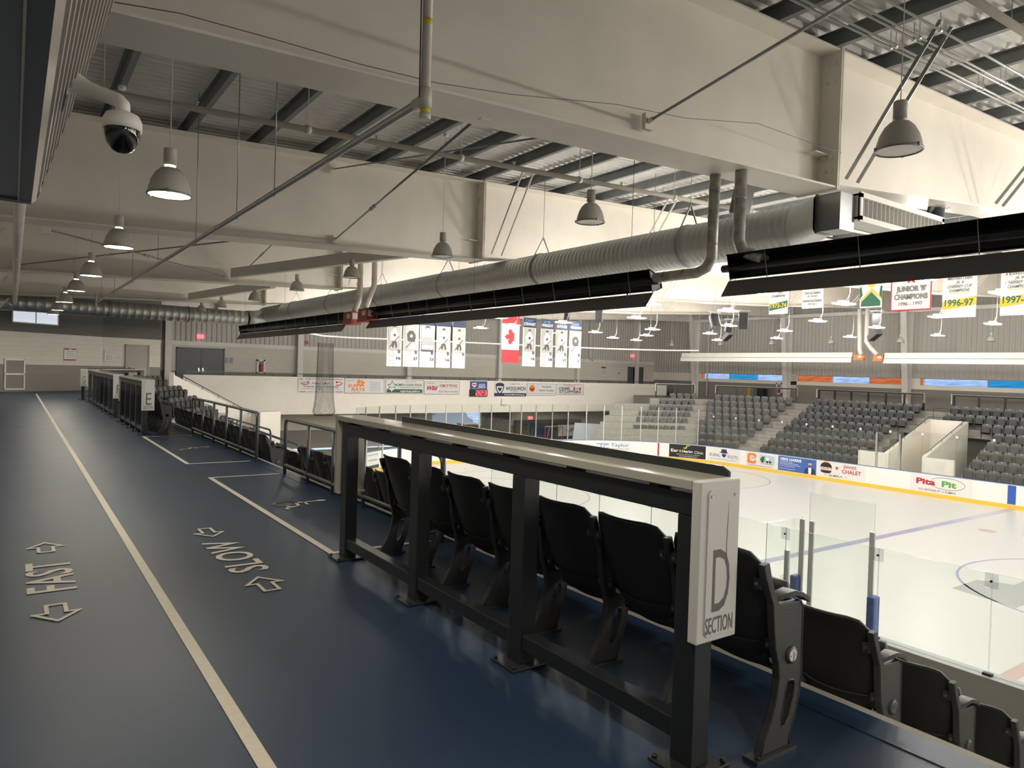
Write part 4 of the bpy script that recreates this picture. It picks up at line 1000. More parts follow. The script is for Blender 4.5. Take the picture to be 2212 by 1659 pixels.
# counters ---------------------------------------------------------
def counter(loc,rz,L,letter,label,posts,far=False,group='drink counters'):
    """local: runs along +Y from the near end at y=0, x 0 (walkway side) to .22 (seat side)"""
    t=thing('drink_counter',label,'counter',loc,group,rz)
    for y in posts:
        b=MB(); b.box(.02,.12,y,y+.11,.012,1.0); b.box(-.055,.195,y-.05,y+.16,0,.014)
        for dx in (-.035,.175):
            for dy in (-.03,.14): b.cyl((dx,y+dy,.014),(dx,y+dy,.028),.012,6)
        b.build('post','black_steel',t,False,bev=.004)
    b=MB(); b.box(.02,.12,posts[0],posts[-1]+.11,1.0,1.09); b.build('top_rail','black_steel',t,False,bev=.004)
    b=MB()
    for a,c in zip(posts,posts[1:]): b.box(.03,.11,a+.11,c,.09,.17)
    b.build('bottom_rail','black_steel',t,False,bev=.004)
    b=MB(); n=max(2,int(L/.48))
    for i in range(n): y=.25+(L-.5)*i/(n-1); b.box(.03,.11,y,y+.05,1.09,1.105)
    b.build('standoff','black',t,False)
    b=MB(); b.box(0,.24,.046,L*.74,1.105,1.145); b.box(0,.24,L*.742,L-.046,1.105,1.145); b.build('counter_top','cream_lam',t,False,bev=.004)
    b=MB(); b.prism([(.225,.02,1.145),(.24,.02,1.145),(.24,.06,1.19),(.225,.06,1.19)][:0] or [(.225,.05,1.145),(.225,L*.80,1.145),(.225,L*.80,1.185),(.225,.09,1.185),(.225,.05,1.165)],(.015,0,0)); b.build('upstand','black_steel',t,False)
    b=MB(); b.box(0,.24,0,.045,.51,1.145); e=b.build('end_panel','sign_white' if not far else 'sign_white',t,False,bev=.006)
    b=MB(); b.box(0,.24,L-.045,L,.51,1.145); b.box(0.0,.24,L-.09,L-.045,.51,.53); b.build('end_panel','cream_lam',t,False,bev=.004)
    f=lambda u,v,d: Vector((u,-d,v))
    b=MB(); vs,fs=plategeo([[(.035+x,y) for x,y in ((.02,.535),(.165,.535),(.178,.55),(.178,1.095),(.165,1.11),(.02,1.11),(.007,1.095),(.007,.55))]],.006)
    b.add([(v[0],-.003+v[2],v[1]) for v in vs],fs); pl=b.build('sign_plate','sign_white',t,False)
    b=MB()
    for x,z in ((.06,.56),(.2,.56),(.06,1.085),(.2,1.085)): b.cyl((x,-.006,z),(x,-.009,z),.006,10)
    b.build('screw','chrome',pl,False)
    sign_items([('t',letter,.13,.752,.245,'sign_ink',.105,.0),('t','SECTION',.126,.578,.062,'sign_ink',.165,.01)],f,pl,d0=.0065,world=False)
    if letter=='D':
        b=MB(); pts=[(.162,1.06),(.160,.97),(.156,.90),(.158,.86),(.163,.82)]; b.add([(x+s*.0018*(1 if 0<i<4 else .2),-.0068,z) for i,(x,z) in enumerate(pts) for s in (-1,1)],[(2*i,2*i+2,2*i+3,2*i+1) for i in range(4)]); b.build('scratch','scratch',pl,False)
    return t
counter((2.17,1.80,0),0,3.78,'D','black-framed drink counter in front, with the Section D sign',[.02,1.17,2.35,3.57])
counter((2.17,16.25,0),0,3.9,'E','shorter black-framed counter with the Section E sign',[.05,.95,1.85,2.75,3.65])
counter((2.17,21.3,0),0,7.9,'F','longer black-framed counter with the Section F sign',[.05,1.25,2.45,3.65,4.85,6.05,7.6])
counter((2.05,30.6,0),R(-30),5.0,'G','farthest black-framed counter with the Section G sign, angled',[.05,1.2,2.4,3.6,4.75])
for (loc,rz,L,lt,lb) in (((48.25,29.6,-.2),math.pi,7.5,'C','black-framed counter above the middle block of the far stand'),((48.25,20.5,-.2),math.pi,8.6,'B','black-framed counter above the right block of the far stand'),((45.2,36.4,-.2),math.pi+R(30),6.0,'D','black-framed counter above the angled left block of the far stand'),((41.4,39.3,-.2),math.pi+R(60),3.2,'E','short black-framed counter above the leftmost seats of the far stand')):
    n=int(L/1.25); counter(loc,rz,L,lt,lb,[.05+(L-.2)*i/n for i in range(n+1)],True,'far counters')
# tube rails --------------------------------------------------------
def tube_rail(x,ya,yb,zt,zb,ys,label,r=.024,m='dark_rail',bend=(1,1),z0=-.12):
    t=thing('tube_railing',label,'railing',(x,ya,0)); b=MB(); pts=[]
    if bend[0]: pts+=[(x,ya,zb)]+[(x,ya+.09*(1-math.cos(a)),zt-.09*(1-math.sin(a))) for a in [R(i*18) for i in range(6)]]
    else: pts+=[(x,ya,zt)]
    if bend[1]: pts+=[(x,yb-.09*(1-math.cos(a)),zt-.09*(1-math.sin(a))) for a in [R(90-i*18) for i in range(6)]]+[(x,yb,zb)]
    else: pts+=[(x,yb,zt)]
    b.tube(pts,r,12); b.build('top_rail',m,t)
    b=MB(); b.cyl((x,ya,.13),(x,yb,.13),r*.95,12); b.build('bottom_rail',m,t)
    for y in ys: b=MB(); b.cyl((x,y,z0),(x,y,zt),r*.9,12); b.build('post',m,t)
    return t
tube_rail(3.16,5.52,10.0,.775,-.1,[5.52,6.4,7.26,8.17,9.05,10.0],'grey tube railing partly behind the Section D counter')
tube_rail(3.16,11.42,16.3,.775,-.1,[11.42,12.4,13.37,14.35,15.32,16.3],'grey tube railing beside the farther wheelchair bay')
t=thing('aisle_railing','dark tube rail above the stair opening in the near stand','railing',(4.8,16.2,-.8)); b=MB()
b.tube([(4.8,16.25,-.85),(4.8,16.25,-.03),(4.8,16.33,.05),(4.8,20.9,.05),(4.8,21,-.03),(4.8,21,-.85)],.022,10); b.build('top_rail','dark_rail',t)
for y in (17.6,19.2): b=MB(); b.cyl((4.8,y,-.85),(4.8,y,.04),.02,10); b.build('post','dark_rail',t)
# sloping handrails on vomitory and ramp walls
def handrail(p,q,h,n,label,r=.022,m='dark_rail'):
    t=thing('handrail',label,'railing',p); p=Vector(p);q=Vector(q); u=Vector((0,0,h)); b=MB(); b.tube([p+u,q+u],r,10); b.build('rail',m,t)
    for i in range(n):
        a=p.lerp(q,(i+.5)/n); b=MB(); b.cyl(a,a+u,r*.5,8); b.lathe([(.001,.012),(.05,.012),(.05,0)],a,12); b.build('bracket',m,t)
handrail((5.0,18.75,-.31),(9.3,18.75,-1.94),.2,4,'dark handrail on the sloping white wall beside the near stairs')
handrail((5.0,20.8,-.31),(9.3,20.8,-1.94),.2,4,'second handrail on the farther sloping wall of the near stairs')
handrail((6.7,38.4,.80),(11.7,39.9,-1.85),.14,6,'dark handrail descending the long white ramp wall at left')
handrail((46.0,20.8,-.62),(41.2,20.8,-2.42),.15,4,'handrail on the left sloping wall of the far stair opening')
handrail((46.0,18.75,-.62),(41.2,18.75,-2.42),.15,4,'handrail on the right sloping wall of the far stair opening')
handrail((46.0,18.8,-.62),(46.0,20.8,-.62),.15,2,'short handrail on top of the far stair opening')
b=MB(); b.tube([(46.9,21.0,-1.0),(46.9,21.0,.05),(46.9,18.0,.05),(46.9,17.0,.05),(46.9,17.0,-1.0)],.022,8); b.cyl((46.9,19,-.9),(46.9,19,.05),.02,8)
tag(b.build('aisle_railing','dark_rail'),'grey tube rail behind the far stair opening','railing')
# guard rail on the end wall
t=thing('guard_rail','long grey rail on top of the white end wall','railing',(8,44.2,.78)); b=MB(); b.box(8.05,47.9,44.17,44.23,.96,1.0); b.build('top_rail','dark_rail',t)
for i in range(33): b=MB(); b.box(8.2+i*1.22,8.25+i*1.22,44.18,44.22,.78,.96); b.build('post','dark_rail',t)
# bin, extinguisher cabinets
t=thing('waste_bin','black wheeled waste bin behind the far counter under the windows','bin',(49.0,35.0,-.2)); b=MB(); b.prism([(48.7,34.6,-.15),(49.3,34.6,-.15),(49.3,35.4,-.15),(48.7,35.4,-.15)],(0,0,.95)); b.build('body','black',t,bev=.04); b=MB(); b.box(48.62,49.38,34.52,35.48,.80,.92); b.build('lid','black',t,bev=.03)
t=thing('mop_sign','yellow folded floor sign beside the black waste bin','sign',(48.8,36.0,-.2)); b=MB(); b.bar((48.8,36.0,-.2),(48.85,36.0,.75),.03,.28); b.build('panel','yellow',t)
def ext_cab(f,u,v,label):
    t=thing('extinguisher_cabinet',label,'cabinet',f(u,v,0)); b=MB()
    for a in ((u-.27,u+.27,v+.36,v+.45),(u-.27,u+.27,v-.45,v-.36),(u-.27,u-.16,v-.45,v+.45),(u+.16,u+.27,v-.45,v+.45)): fbox(b,f,*a,0,.1)
    b.build('frame','white',t); b=MB(); fbox(b,f,u-.16,u+.16,v-.36,v+.36,0.0,.02); b.build('recess','grey',t)
    b=MB(); b.lathe([(.001,0),(.075,0),(.08,.05),(.08,.38),(.05,.45),(.02,.47),(.02,.52)],f(u,v-.3,.1),14); b.build('extinguisher','red',t)
fE=planemap((0,YEND,0),(1,0,0)); fR=planemap((XF_,0,0),(0,-1,0))
ext_cab(fE,13.3,1.35,'white extinguisher cabinet on the end wall, left of a column')
ext_cab(fR,-34.0,.8,'white extinguisher cabinet on the far wall beside a column')

# ================= RINK BOARDS, GLASS =================
BT=-3.03
def extr(name,mt,prof,s0,s1,parent=None,step=.25):
    """sweep (offset outward, z) closed profile along the rink path"""
    b=MB(); n=max(2,int((s1-s0)/step)); m=len(prof); vs=[]
    for i in range(n+1):
        p,d=path(s0+(s1-s0)*i/n); nrm=Vector((d.y,-d.x,0))
        for o,z in prof: q=p+nrm*o; vs.append((q.x,q.y,z))
    fs=[(i*m+j,i*m+(j+1)%m,(i+1)*m+(j+1)%m,(i+1)*m+j) for i in range(n) for j in range(m)]
    b.add(vs,fs); b.f+= [list(range(m)),[n*m+j for j in range(m)][::-1]]; b.m+=[0,0]; b.s+=[False,False]
    return b.build(name,mt,parent)
S0,S1=-30.0,2*AL+L1+WL_+L1+5
def _pathfix():
    pass
_p=path
def path(s):
    if s<0: return Vector((XB,YC+s,0)),Vector((0,1,0))
    return _p(s)
t=thing('dasher_boards','white dasher boards with yellow kick strip around the ice','boards',(XB,YC,ICE))
extr('board_face','board_white',[(0,ICE+.2),(.1,ICE+.2),(.1,BT),(0,BT)],S0,S1,t)
extr('kick_plate','kick_yellow',[(-.012,ICE),(.1,ICE),(.1,ICE+.2),(-.012,ICE+.2)],S0,S1,t)
extr('cap_rail','blue_cap',[(-.01,BT),(.16,BT),(.16,BT+.025),(-.01,BT+.025)],S0,S1,t)
def bmap(s0,inner=True):
    def f(u,v,d):
        p,dr=path(s0-u); nrm=Vector((dr.y,-dr.x,0)); q=p-nrm*(d+.002); return Vector((q.x,q.y,v))
    return f
def ad(s_left,s_right,items,label,base='sign_white',name='board_ad'):
    w=s_left-s_right; f=bmap(s_left); y0,y1=ICE+.22,BT-.03; t=thing(name,label,'advertisement',f(w/2,(y0+y1)/2,0))
    b=MB(); n=max(2,int(w/.2)); vs=[f(w*i/n,v,.003) for i in range(n+1) for v in (y0,y1)]+[f(w*i/n,v,-.001) for i in range(n+1) for v in (y0,y1)]; k=2*(n+1)
    b.add(vs,[(2*i,2*i+2,2*i+3,2*i+1) for i in range(n)]+[(k+2*i,k+2*i+1,k+2*i+3,k+2*i+2) for i in range(n)]+[(2*i,k+2*i,k+2*i+2,2*i+2) for i in range(n)]+[(2*i+1,2*i+3,k+2*i+3,k+2*i+1) for i in range(n)]); b.build('panel',base,t)
    sign_items(items,f,t,d0=.008); return t
M0=ICE+.22; HH=BT-.03-M0   # ad base z and height
def V(v): return M0+HH*v
ad(35.3,33.3,[('t','vooltrux',1.0,V(.62),.34,'sign_ink',1.8,.02)]+[('r',.15,V(.45+.1*i),1.9,V(.47+.1*i),'sign_white') for i in range(4)],'dashed black lettering advertisement on the end boards')
ad(33.15,30.5,[('p',[(.25,V(.80)),(1.15,V(.80)),(1.15,V(.74)),(.62,V(.74)),(.62,V(.40)),(.56,V(.40)),(.56,V(.74)),(.25,V(.74))],'tay_blue'),('t','C',.92,V(.57),.24,'tay_blue',.35,.0),('t','Taylor',1.9,V(.70),.22,'tay_blue',1.25),('t','& Associates Ltd',1.8,V(.42),.10,'grey',1.4),('t','Accounting and Tax Services',1.45,V(.22),.07,'grey',2.0)],'white advertisement with blue TC Taylor lettering')
ad(27.9,25.4,[('t','Ear',.38,V(.52),.19,'white',.52,.02),('t','&',.76,V(.50),.16,'gold',.16),('t','Hearing',1.24,V(.50),.18,'white',.72,.02),('t','Clinic',2.02,V(.47),.18,'white',.62,.0),('t','AUDIOLOGY . DOCTOR OF AUDIOLOGY',1.3,V(.24),.045,'white',1.6),('t','earandhearingclinic.com',1.3,V(.12),.06,'white',1.2),('p',[(.95,V(.72)),(1.05,V(.68)),(1.15,V(.70)),(1.22,V(.78)),(1.2,V(.88)),(1.4,V(.9)),(1.4,V(.95)),(1.15,V(.95)),(1.13,V(.84)),(1.08,V(.77)),(.97,V(.80))],'lime')],'black Ear & Hearing Clinic advertisement on the boards',base='black')
ad(25.3,22.9,[('t','RURAL',.55,V(.45),.2,'navy',.75,.0),('t','ROOTS',1.85,V(.42),.2,'navy',.72,.0),('p',[(.85,V(.68)),(1.0,V(.64)),(1.2,V(.62)),(1.4,V(.64)),(1.55,V(.68)),(1.42,V(.72)),(1.38,V(.93)),(1.02,V(.93)),(.98,V(.72))],'navy'),('p',[(1.02,V(.58)),(1.38,V(.58)),(1.33,V(.42)),(1.2,V(.3)),(1.07,V(.42))],'navy'),('p',[(1.07,V(.55)),(1.33,V(.55)),(1.2,V(.38))],'sign_white'),('t','EST. 2017 | BREWING COMPANY | ELMIRA, ON',1.2,V(.16),.06,'grey',1.9)],'white Rural Roots advertisement with a hat and beard emblem')
ad(22.5,20.2,[('p',[(.15,V(.25)),(.15,V(.8)),(.25,V(.92)),(.72,V(.92)),(.8,V(.82)),(.8,V(.68)),(.62,V(.68)),(.6,V(.76)),(.36,V(.76)),(.34,V(.72)),(.34,V(.40)),(.38,V(.36)),(.62,V(.36)),(.66,V(.42)),(.82,V(.42)),(.8,V(.28)),(.7,V(.18)),(.25,V(.18))],'orange'),('t','CROSS COUNTRY',.62,V(.63),.05,'maroon',.42),('t','TRUCKS',.62,V(.55),.05,'maroon',.3),('r',1.05,V(.35),2.1,V(.88),'sky_ad'),('r',1.1,V(.4),1.9,V(.55),'photo_grey'),('p',[(1.1,V(.5)),(1.4,V(.5)),(1.4,V(.78)),(1.25,V(.78)),(1.1,V(.62))],'green'),('c',1.25,V(.42),.07,'black'),('c',1.6,V(.42),.07,'black'),('c',1.8,V(.42),.07,'black'),('c',1.6,V(.62),.1,'white'),('t','519-699-4619',1.6,V(.27),.08,'sign_ink',.9),('t','Serving the community for over 40 years',1.1,V(.09),.06,'maroon',1.8)],'white advertisement with an orange C and a truck picture')
ad(20.15,17.65,[('t','MIKE HARRIS',.85,V(.80),.15,'white',1.4,.03),('t','MPP Kitchener-Conestoga',.55,V(.64),.05,'white',.85),('t','Serving Wellesley, Wilmot, Woolwich',.72,V(.54),.05,'white',1.25),('r',.1,V(.43),1.5,V(.45),'white'),('t','63 Arthur St S, Elmira 519-669',.6,V(.33),.045,'white',1.0),('t','www.constituency.ca',.62,V(.17),.045,'white',1.1),('p',[(1.75,V(0.02)),(1.78,V(.3)),(1.9,V(.42)),(2.1,V(.46)),(2.3,V(.42)),(2.42,V(.28)),(2.44,V(.02))],'navy'),('p',[(2.02,V(.02)),(2.0,V(.44)),(2.2,V(.44)),(2.18,V(.02))],'white'),('c',2.1,V(.66),.12,'skin'),('p',[(1.98,V(.70)),(1.99,V(.80)),(2.1,V(.85)),(2.21,V(.80)),(2.22,V(.70)),(2.18,V(.76)),(2.02,V(.76))],'brown'),('p',[(2.0,V(.6)),(2.1,V(.62)),(2.2,V(.6)),(2.16,V(.52)),(2.04,V(.52))],'brown')],'blue advertisement with white name lettering and a suited person picture',base='ad_blue')
ad(17.6,14.75,[('c',.55,V(.62),.34,'orange'),('p',[(.18,V(.64)),(.25,V(.82)),(.42,V(.93)),(.68,V(.93)),(.85,V(.82)),(.92,V(.64))],'black'),('r',.16,V(.47),.94,V(.62),'white'),('t','HARVEY\'S',.55,V(.55),.10,'black',.72,.02),('p',[(.2,V(.42)),(.9,V(.42)),(.84,V(.30)),(.7,V(.25)),(.4,V(.25)),(.26,V(.30))],'black'),('t','SWISS',1.95,V(.80),.15,'maroon',.75,.02),('t','CHALET',2.05,V(.50),.2,'maroon',1.1,.02),('p',[(1.2,V(.56)),(1.26,V(.56)),(1.24,V(.62)),(1.31,V(.66)),(1.2,V(.78)),(1.09,V(.66)),(1.16,V(.62)),(1.14,V(.56))],'red'),('t','ELMIRA',1.15,V(.14),.1,'sign_ink',.8),('r',.45,V(.13),.65,V(.145),'sign_ink'),('r',1.65,V(.13),1.85,V(.145),'sign_ink')],'white advertisement with a burger emblem and red Swiss Chalet lettering')
def ell(cx,cy,rx,ry,w,a0,a1,n=30):
    o=[(cx+rx*math.cos(R(a)),cy+ry*math.sin(R(a))) for a in [a0+(a1-a0)*i/n for i in range(n+1)]]; q=[(cx+(rx-w)*math.cos(R(a)),cy+(ry-w)*math.sin(R(a))) for a in [a0+(a1-a0)*i/n for i in range(n+1)]]
    return o+q[::-1]
ad(12.4,9.5,[('t','Pita',.75,V(.60),.27,'maroon',.92,.04),('t','Pit',1.85,V(.58),.27,'midgreen',.68,.04),('p',ell(1.75,V(.60),.83,.30,.02,-150,152),'green'),('t','315 ARTHUR ST. S. ELMIRA',1.3,V(.13),.10,'sign_ink',1.75,.01)],'white Pita Pit advertisement with a green ring')
ad(8.0+.02,7.68,[],'blue line strip up the far boards',base='blue',name='board_strip')
ad(28.68,28.57,[],'thin dark red goal-line strip up the far boards',base='maroon',name='board_strip')
ad(5.75-5.6+.15,5.45-5.6,[],'red centre-line strip on the far boards',base='red',name='board_strip')
ad(52.0,49.6,[('t','Insurance and Wealth Management Solutions',1.2,V(.86),.07,'sign_ink',2.2),('r',.35,V(.36),1.05,V(.68),'sign_ink'),('r',.37,V(.38),1.03,V(.66),'sign_white'),('t','PIE',.7,V(.52),.17,'sign_ink',.5,.03),('t','NAVACORD',1.75,V(.52),.09,'sign_ink',.9),('r',0,V(0),2.4,V(.2),'navy'),('t','Unique Protection',1.0,V(.1),.09,'white',1.5)],'white and navy insurance advertisement on the near left corner boards')
def gbox(b,x0,x1,y0,y1,z0,z1,ax):
    b.box(x0,x1,y0,y1,z0,z1); b.m=[0 if ((i in (4,5)) if ax=='x' else (i in (2,3))) else 1 for i in range(6)]
# glass panels along the path
def pane(s0,s1,z0,z1,label,group,clips=True,th=.012,off=.05):
    n=max(1,int(abs(s1-s0)/1.3)); b=MB(); P=[]
    pts=[path(s0+(s1-s0)*i/n) for i in range(n+1)]
    vs=[]
    for p,d in pts:
        nr=Vector((d.y,-d.x,0)); 
        for o in (off,off+th): q=p+nr*o; vs+=[(q.x,q.y,z0),(q.x,q.y,z1)]
    fs=[]
    for i in range(n): a=4*i; fs+=[(a,a+4,a+5,a+1),(a+2,a+3,a+7,a+6),(a+1,a+5,a+7,a+3),(a,a+2,a+6,a+4)]
    fs+=[(0,1,3,2),(4*n,4*n+2,4*n+3,4*n+1)]
    b.add(vs,fs)
    for i,f_ in enumerate(fs): b.m[i]=1 if (i>=4*n or i%4>=2) else 0
    return tag(b.build('rink_glass',['rink_glass','glass_edge']),label,'glass',group)
far=[-14+1.62*i for i in range(25)]
far=[s for s in far if s<26]
for i,(a,c) in enumerate(zip(far,far[1:])):
    lab='clear glass panel on the far boards, %s from the left'%ordn(len(far)-1-i)
    pane(a+.008,c-.008,BT+.02,-.93,lab,'glass panels of the far boards')
for i,s in enumerate(far[1:]):
    p,d=path(s); b=MB(); b.box(p.x+.035,p.x+.045,p.y-.06,p.y+.06,-1.1,-.98) if s<23 else b.box(p.x-.1,p.x-.09,p.y-.05,p.y+.05,-1.1,-.98)
    tag(b.build('joint_clip','clear_clip'),'small square clip joining far glass panels, %s from the left'%ordn(len(far)-1-i),'clip','glass clips')
end=[26.0,27.5,28.7,29.86,31.16,32.4,33.66,35.04,36.32,37.68,38.88,39.78,41.2,42.1,43.34,44.48,45.86,47.0,48.14,49.56,51.0,52.4,54.0,55.6,57.2,58.8,60.4]
for i,(a,c) in enumerate(zip(end,end[1:])):
    zt=-.56 if a<52 else -.9
    pane(a+.03,c-.03,BT+.02,zt,'clear glass panel between posts on the end boards, %s from the right'%ordn(i+1),'glass panels of the end boards')
for i,s in enumerate(end):
    p,d=path(s); nr=Vector((d.y,-d.x,0)); c=p+nr*.07; b=MB(); b.bar((c.x,c.y,BT),(c.x,c.y,-.62 if s<52 else -.95),.06,.05,upv=tuple(nr)); tag(b.build('stanchion','galv'),'slim metal post between end glass panels, %s from the right'%ordn(i+1),'post','end glass posts')
for s,l in ((14.22,'left'),(13.0,'right')):
    p,d=path(s); b=MB(); b.box(p.x-.03,p.x+.09,p.y-.05,p.y+.05,BT,-1.12); tag(b.build('stanchion','chrome'),'taller bright gate post on the far boards, %s one of two'%l,'post','far gate posts')
# near dasher cap, bench area and spectator glass
b=MB(); b.box(11.22,11.42,-12,17.0,-3.52,-2.56); b.box(11.18,11.47,-12,17.0,-2.56,-2.53)
tag(b.build('barrier_wall','cap_grey'),'grey capped low wall under the near spectator glass','wall')
jy=[-2.3,-.68,.95,2.57,4.2,5.80,7.46,9.1,10.72,12.38,13.98,15.6,17.0]
for i,(a,c) in enumerate(zip(jy,jy[1:])):
    b=MB(); gbox(b,11.32,11.332,a+.006,c-.006,-2.53,-1.09,'x'); tag(b.build('rink_glass',['rink_glass','glass_edge']),'clear glass panel in front of the near seats, %s from the right'%ordn(i+1),'glass','near spectator glass')
for i,y in enumerate(jy[1:-1]):
    t=thing('joint_clip','clear clip with bolt at a near glass joint, %s from the right'%ordn(i+1),'clip',(11.3,y,-1.1),'near glass clips')
    b=MB(); b.box(11.30,11.306,y-.085,y+.085,-1.30,-1.09); b.build('plate','clear_plate',t)
    b=MB(); b.cyl((11.28,y,-1.2),(11.30,y,-1.2),.018,10); b.box(11.27,11.34,y-.06,y+.06,-2.53,-2.50); b.build('bolt','black',t)
# bench partition and door glass
b=MB(); gbox(b,11.34,12.45,7.86,7.872,-3.0,-1.08,'y'); tag(b.build('rink_glass',['rink_glass','glass_edge']),'clear partition glass between the team benches, seen at an angle','glass')
b=MB(); gbox(b,12.50,12.512,6.5,7.75,-3.0,-.60,'x'); tag(b.build('rink_glass',['rink_glass','glass_edge']),'tall clear glass pane standing above the near boards','glass')
for x,y,z,l in ((12.45,7.86,-1.12,'left slim metal post beside the tall pane'),(12.48,7.68,-1.13,'middle slim metal post beside the tall pane'),(12.45,6.5,-1.1,'right slim metal post beside the tall pane'),(11.38,7.46,-1.5,'short dark post behind the near glass')):
    b=MB(); b.box(x-.035,x+.035,y-.035,y+.035,-3.4,z); b.box(x-.02,x+.02,y-.045,y+.045,-3.4,z-.01); tag(b.build('stanchion','galv'),l,'post')
for x,y,l in ((12.40,7.92,'left blue scuffed corner pad on the bench gate'),(12.40,6.42,'right blue scuffed corner pad on the bench gate')):
    b=MB(); b.box(x-.11,x+.11,y-.07,y+.07,-3.35,-2.20); tag(b.build('post_pad','pad_blue',bev=.03),l,'pad')
# protective netting bundle and its curved track
t=thing('net_bundle','gathered black protective netting hanging at the left end of the ice','netting',(13.8,37,-1.2))
b=MB(); n=22; zs=[2.75,1.8,.8,-.2,-.7,-.95,-1.15]; ws=[.42,.44,.46,.5,.56,.62,.5]
vs=[(13.85+w_*math.cos(2*math.pi*i/n)*(1+.12*math.sin(i*2.1)),37.3+w_*.6*math.sin(2*math.pi*i/n)*(1+.1*math.cos(i*1.7)),z) for z,w_ in zip(zs,ws) for i in range(n)]
b.add(vs,[(j*n+i,j*n+(i+1)%n,(j+1)*n+(i+1)%n,(j+1)*n+i) for j in range(len(zs)-1) for i in range(n)],0,True); b.build('net','netting',t)
b=MB()
for i in (0,9): b.tube([vs[j*n+i] for j in range(len(zs))],.012,5)
b.tube([vs[(len(zs)-1)*n+i] for i in range(n)],.018,5,closed=True); b.build('cord','black',t)
b=MB(); b.tube([(12.0,36.0,3.25),(13.5,36.9,3.12),(15.5,37.9,3.15),(17.74,38.3,3.2),(24,38.5,3.28),(31.9,38.3,3.34),(35.5,37.6,3.36),(38.5,35.6,3.38),(39.6,33.5,3.4)],.05,10)
tag(b.build('net_track','white_paint'),'thin white curved net track hanging over the end of the ice','track')
# stuff under the end walkway
def goal(x,y,rz,m,label,s=1.0):
    t=thing('goal_frame',label,'goal',(x,y,ICE),None,rz); b=MB(); w_,h=.93*s,1.22*s
    b.tube([(-w_,0,0),(-w_,0,h),(w_,0,h),(w_,0,0)],.03,10); b.build('goal_frame_front',m,t,False)
    b=MB(); b.tube([(-w_,0,0),(-w_*.8,.8,0),(0,1.0,0),(w_*.8,.8,0),(w_,0,0)],.025,8); b.tube([(-w_,0,h),(-w_*.6,.5,h),(w_*.6,.5,h),(w_,0,h)],.02,8); b.tube([(0,.5,h),(0,1.0,0)],.02,8); b.build('rear_frame','white',t,False)
    b=MB(); b.add([(-w_,0,h),(w_,0,h),(w_*.8,.8,0),(-w_*.8,.8,0)],[(0,1,2,3)]); b.build('net','netting',t,False)
goal(42.0,42.6,R(-25),'white','left white-framed goal net parked under the end walkway')
goal(44.2,41.6,R(-25),'white','right white-framed goal net parked under the end walkway')
goal(36.6,45.8,R(0),'red','red-framed goal net parked in the dark bay under the end walkway')
goal(25.1,33.6,math.pi,'red','red goal frame standing on the goal line') if False else None
t=thing('equipment_cart','low yellow pipe cart beside the goal nets','cart',(41.3,43.6,ICE)); b=MB(); b.tube([(39.9,43.5,ICE),(39.9,43.5,ICE+.5),(41.0,43.1,ICE+.5),(41.0,43.1,ICE)],.03,8); b.tube([(39.9,43.85,ICE),(39.9,43.85,ICE+.5),(41.0,43.45,ICE+.5),(41.0,43.45,ICE)],.03,8); b.cyl((39.9,43.5,ICE+.5),(39.9,43.85,ICE+.5),.03,8); b.build('frame','kick_yellow',t)
for i in range(4): b=MB(); b.lathe([(.001,0),(.07,0),(.09,.2),(.001,.2)],(40.0+i*.27,43.62-i*.09,ICE+.52),12); tag(b.build('bucket','white'),'small white container on the yellow cart, %s from the left'%ordn(i+1),'container','containers on the cart')
b=MB(); b.prism([(37.6,44.6,ICE),(39.9,43.5,ICE),(40.4,44.0,ICE+1.5),(38.0,44.8,ICE+1.6)],(0,.05,0)); tag(b.build('leaning_board','truck_white'),'large white panel leaning under the end walkway','panel')
t=thing('stored_boards','stack of stored dark dasher boards with faded lettering under the end walkway','boards',(36,46.9,ICE)); b=MB(); b.box(33.6,40.5,46.9,47.3,ICE,-2.45); b.build('panel','speaker',t); b=MB(); b.box(35.0,37.9,46.86,46.9,ICE+.3,-3.0); b.build('advert','navy',t); b=MB(); b.box(37.9,40.4,46.84,46.9,ICE+.3,-2.9); b.build('advert','sign_white',t)
sign_items([('t','tiP',39.2,-3.35,.3,'maroon',.9)],planemap((0,46.83,0),(1,0,0)),t)
b=MB(); b.box(0,7.0,0,.12,0,.0) if False else None
def flatbox(name,x0,x1,y0,y1,z0,z1,m,label,cat): b=MB(); b.box(x0,x1,y0,y1,z0,z1); return tag(b.build(name,m),label,cat)
flatbox('roller_shutter',30.6,33.4,47.4,47.55,ICE,-1.6,'mottled_dark','dark mottled bay door right of the bright opening','door')
flatbox('roller_shutter',20.3,26.0,47.4,47.55,ICE,-1.7,'grey','grey closed bay door left of the bright opening','door')
t=thing('exit_sign','small lit red EXIT sign under the end walkway','sign',(34.6,46.5,-2.2)); b=MB(); b.box(34.4,34.85,46.45,46.5,-2.35,-2.1); b.build('panel','exit_red',t); sign_items([('t','EXIT',34.62,-2.22,.13,'white',.34)],planemap((0,46.45,0),(1,0,0)),t)
# wall units left of the bay under the walkway
t=thing('wall_heater','dark louvred unit heater under the end walkway at left','heater',(11.6,46,-2.4)); b=MB(); b.box(11.0,12.9,45.6,46.2,-2.5,-1.9); b.build('body','speaker',t)
b=MB()
for i in range(6): b.box(11.1,12.8,45.58,45.6,-2.45+.09*i,-2.41+.09*i)
b.build('louvre','black',t)
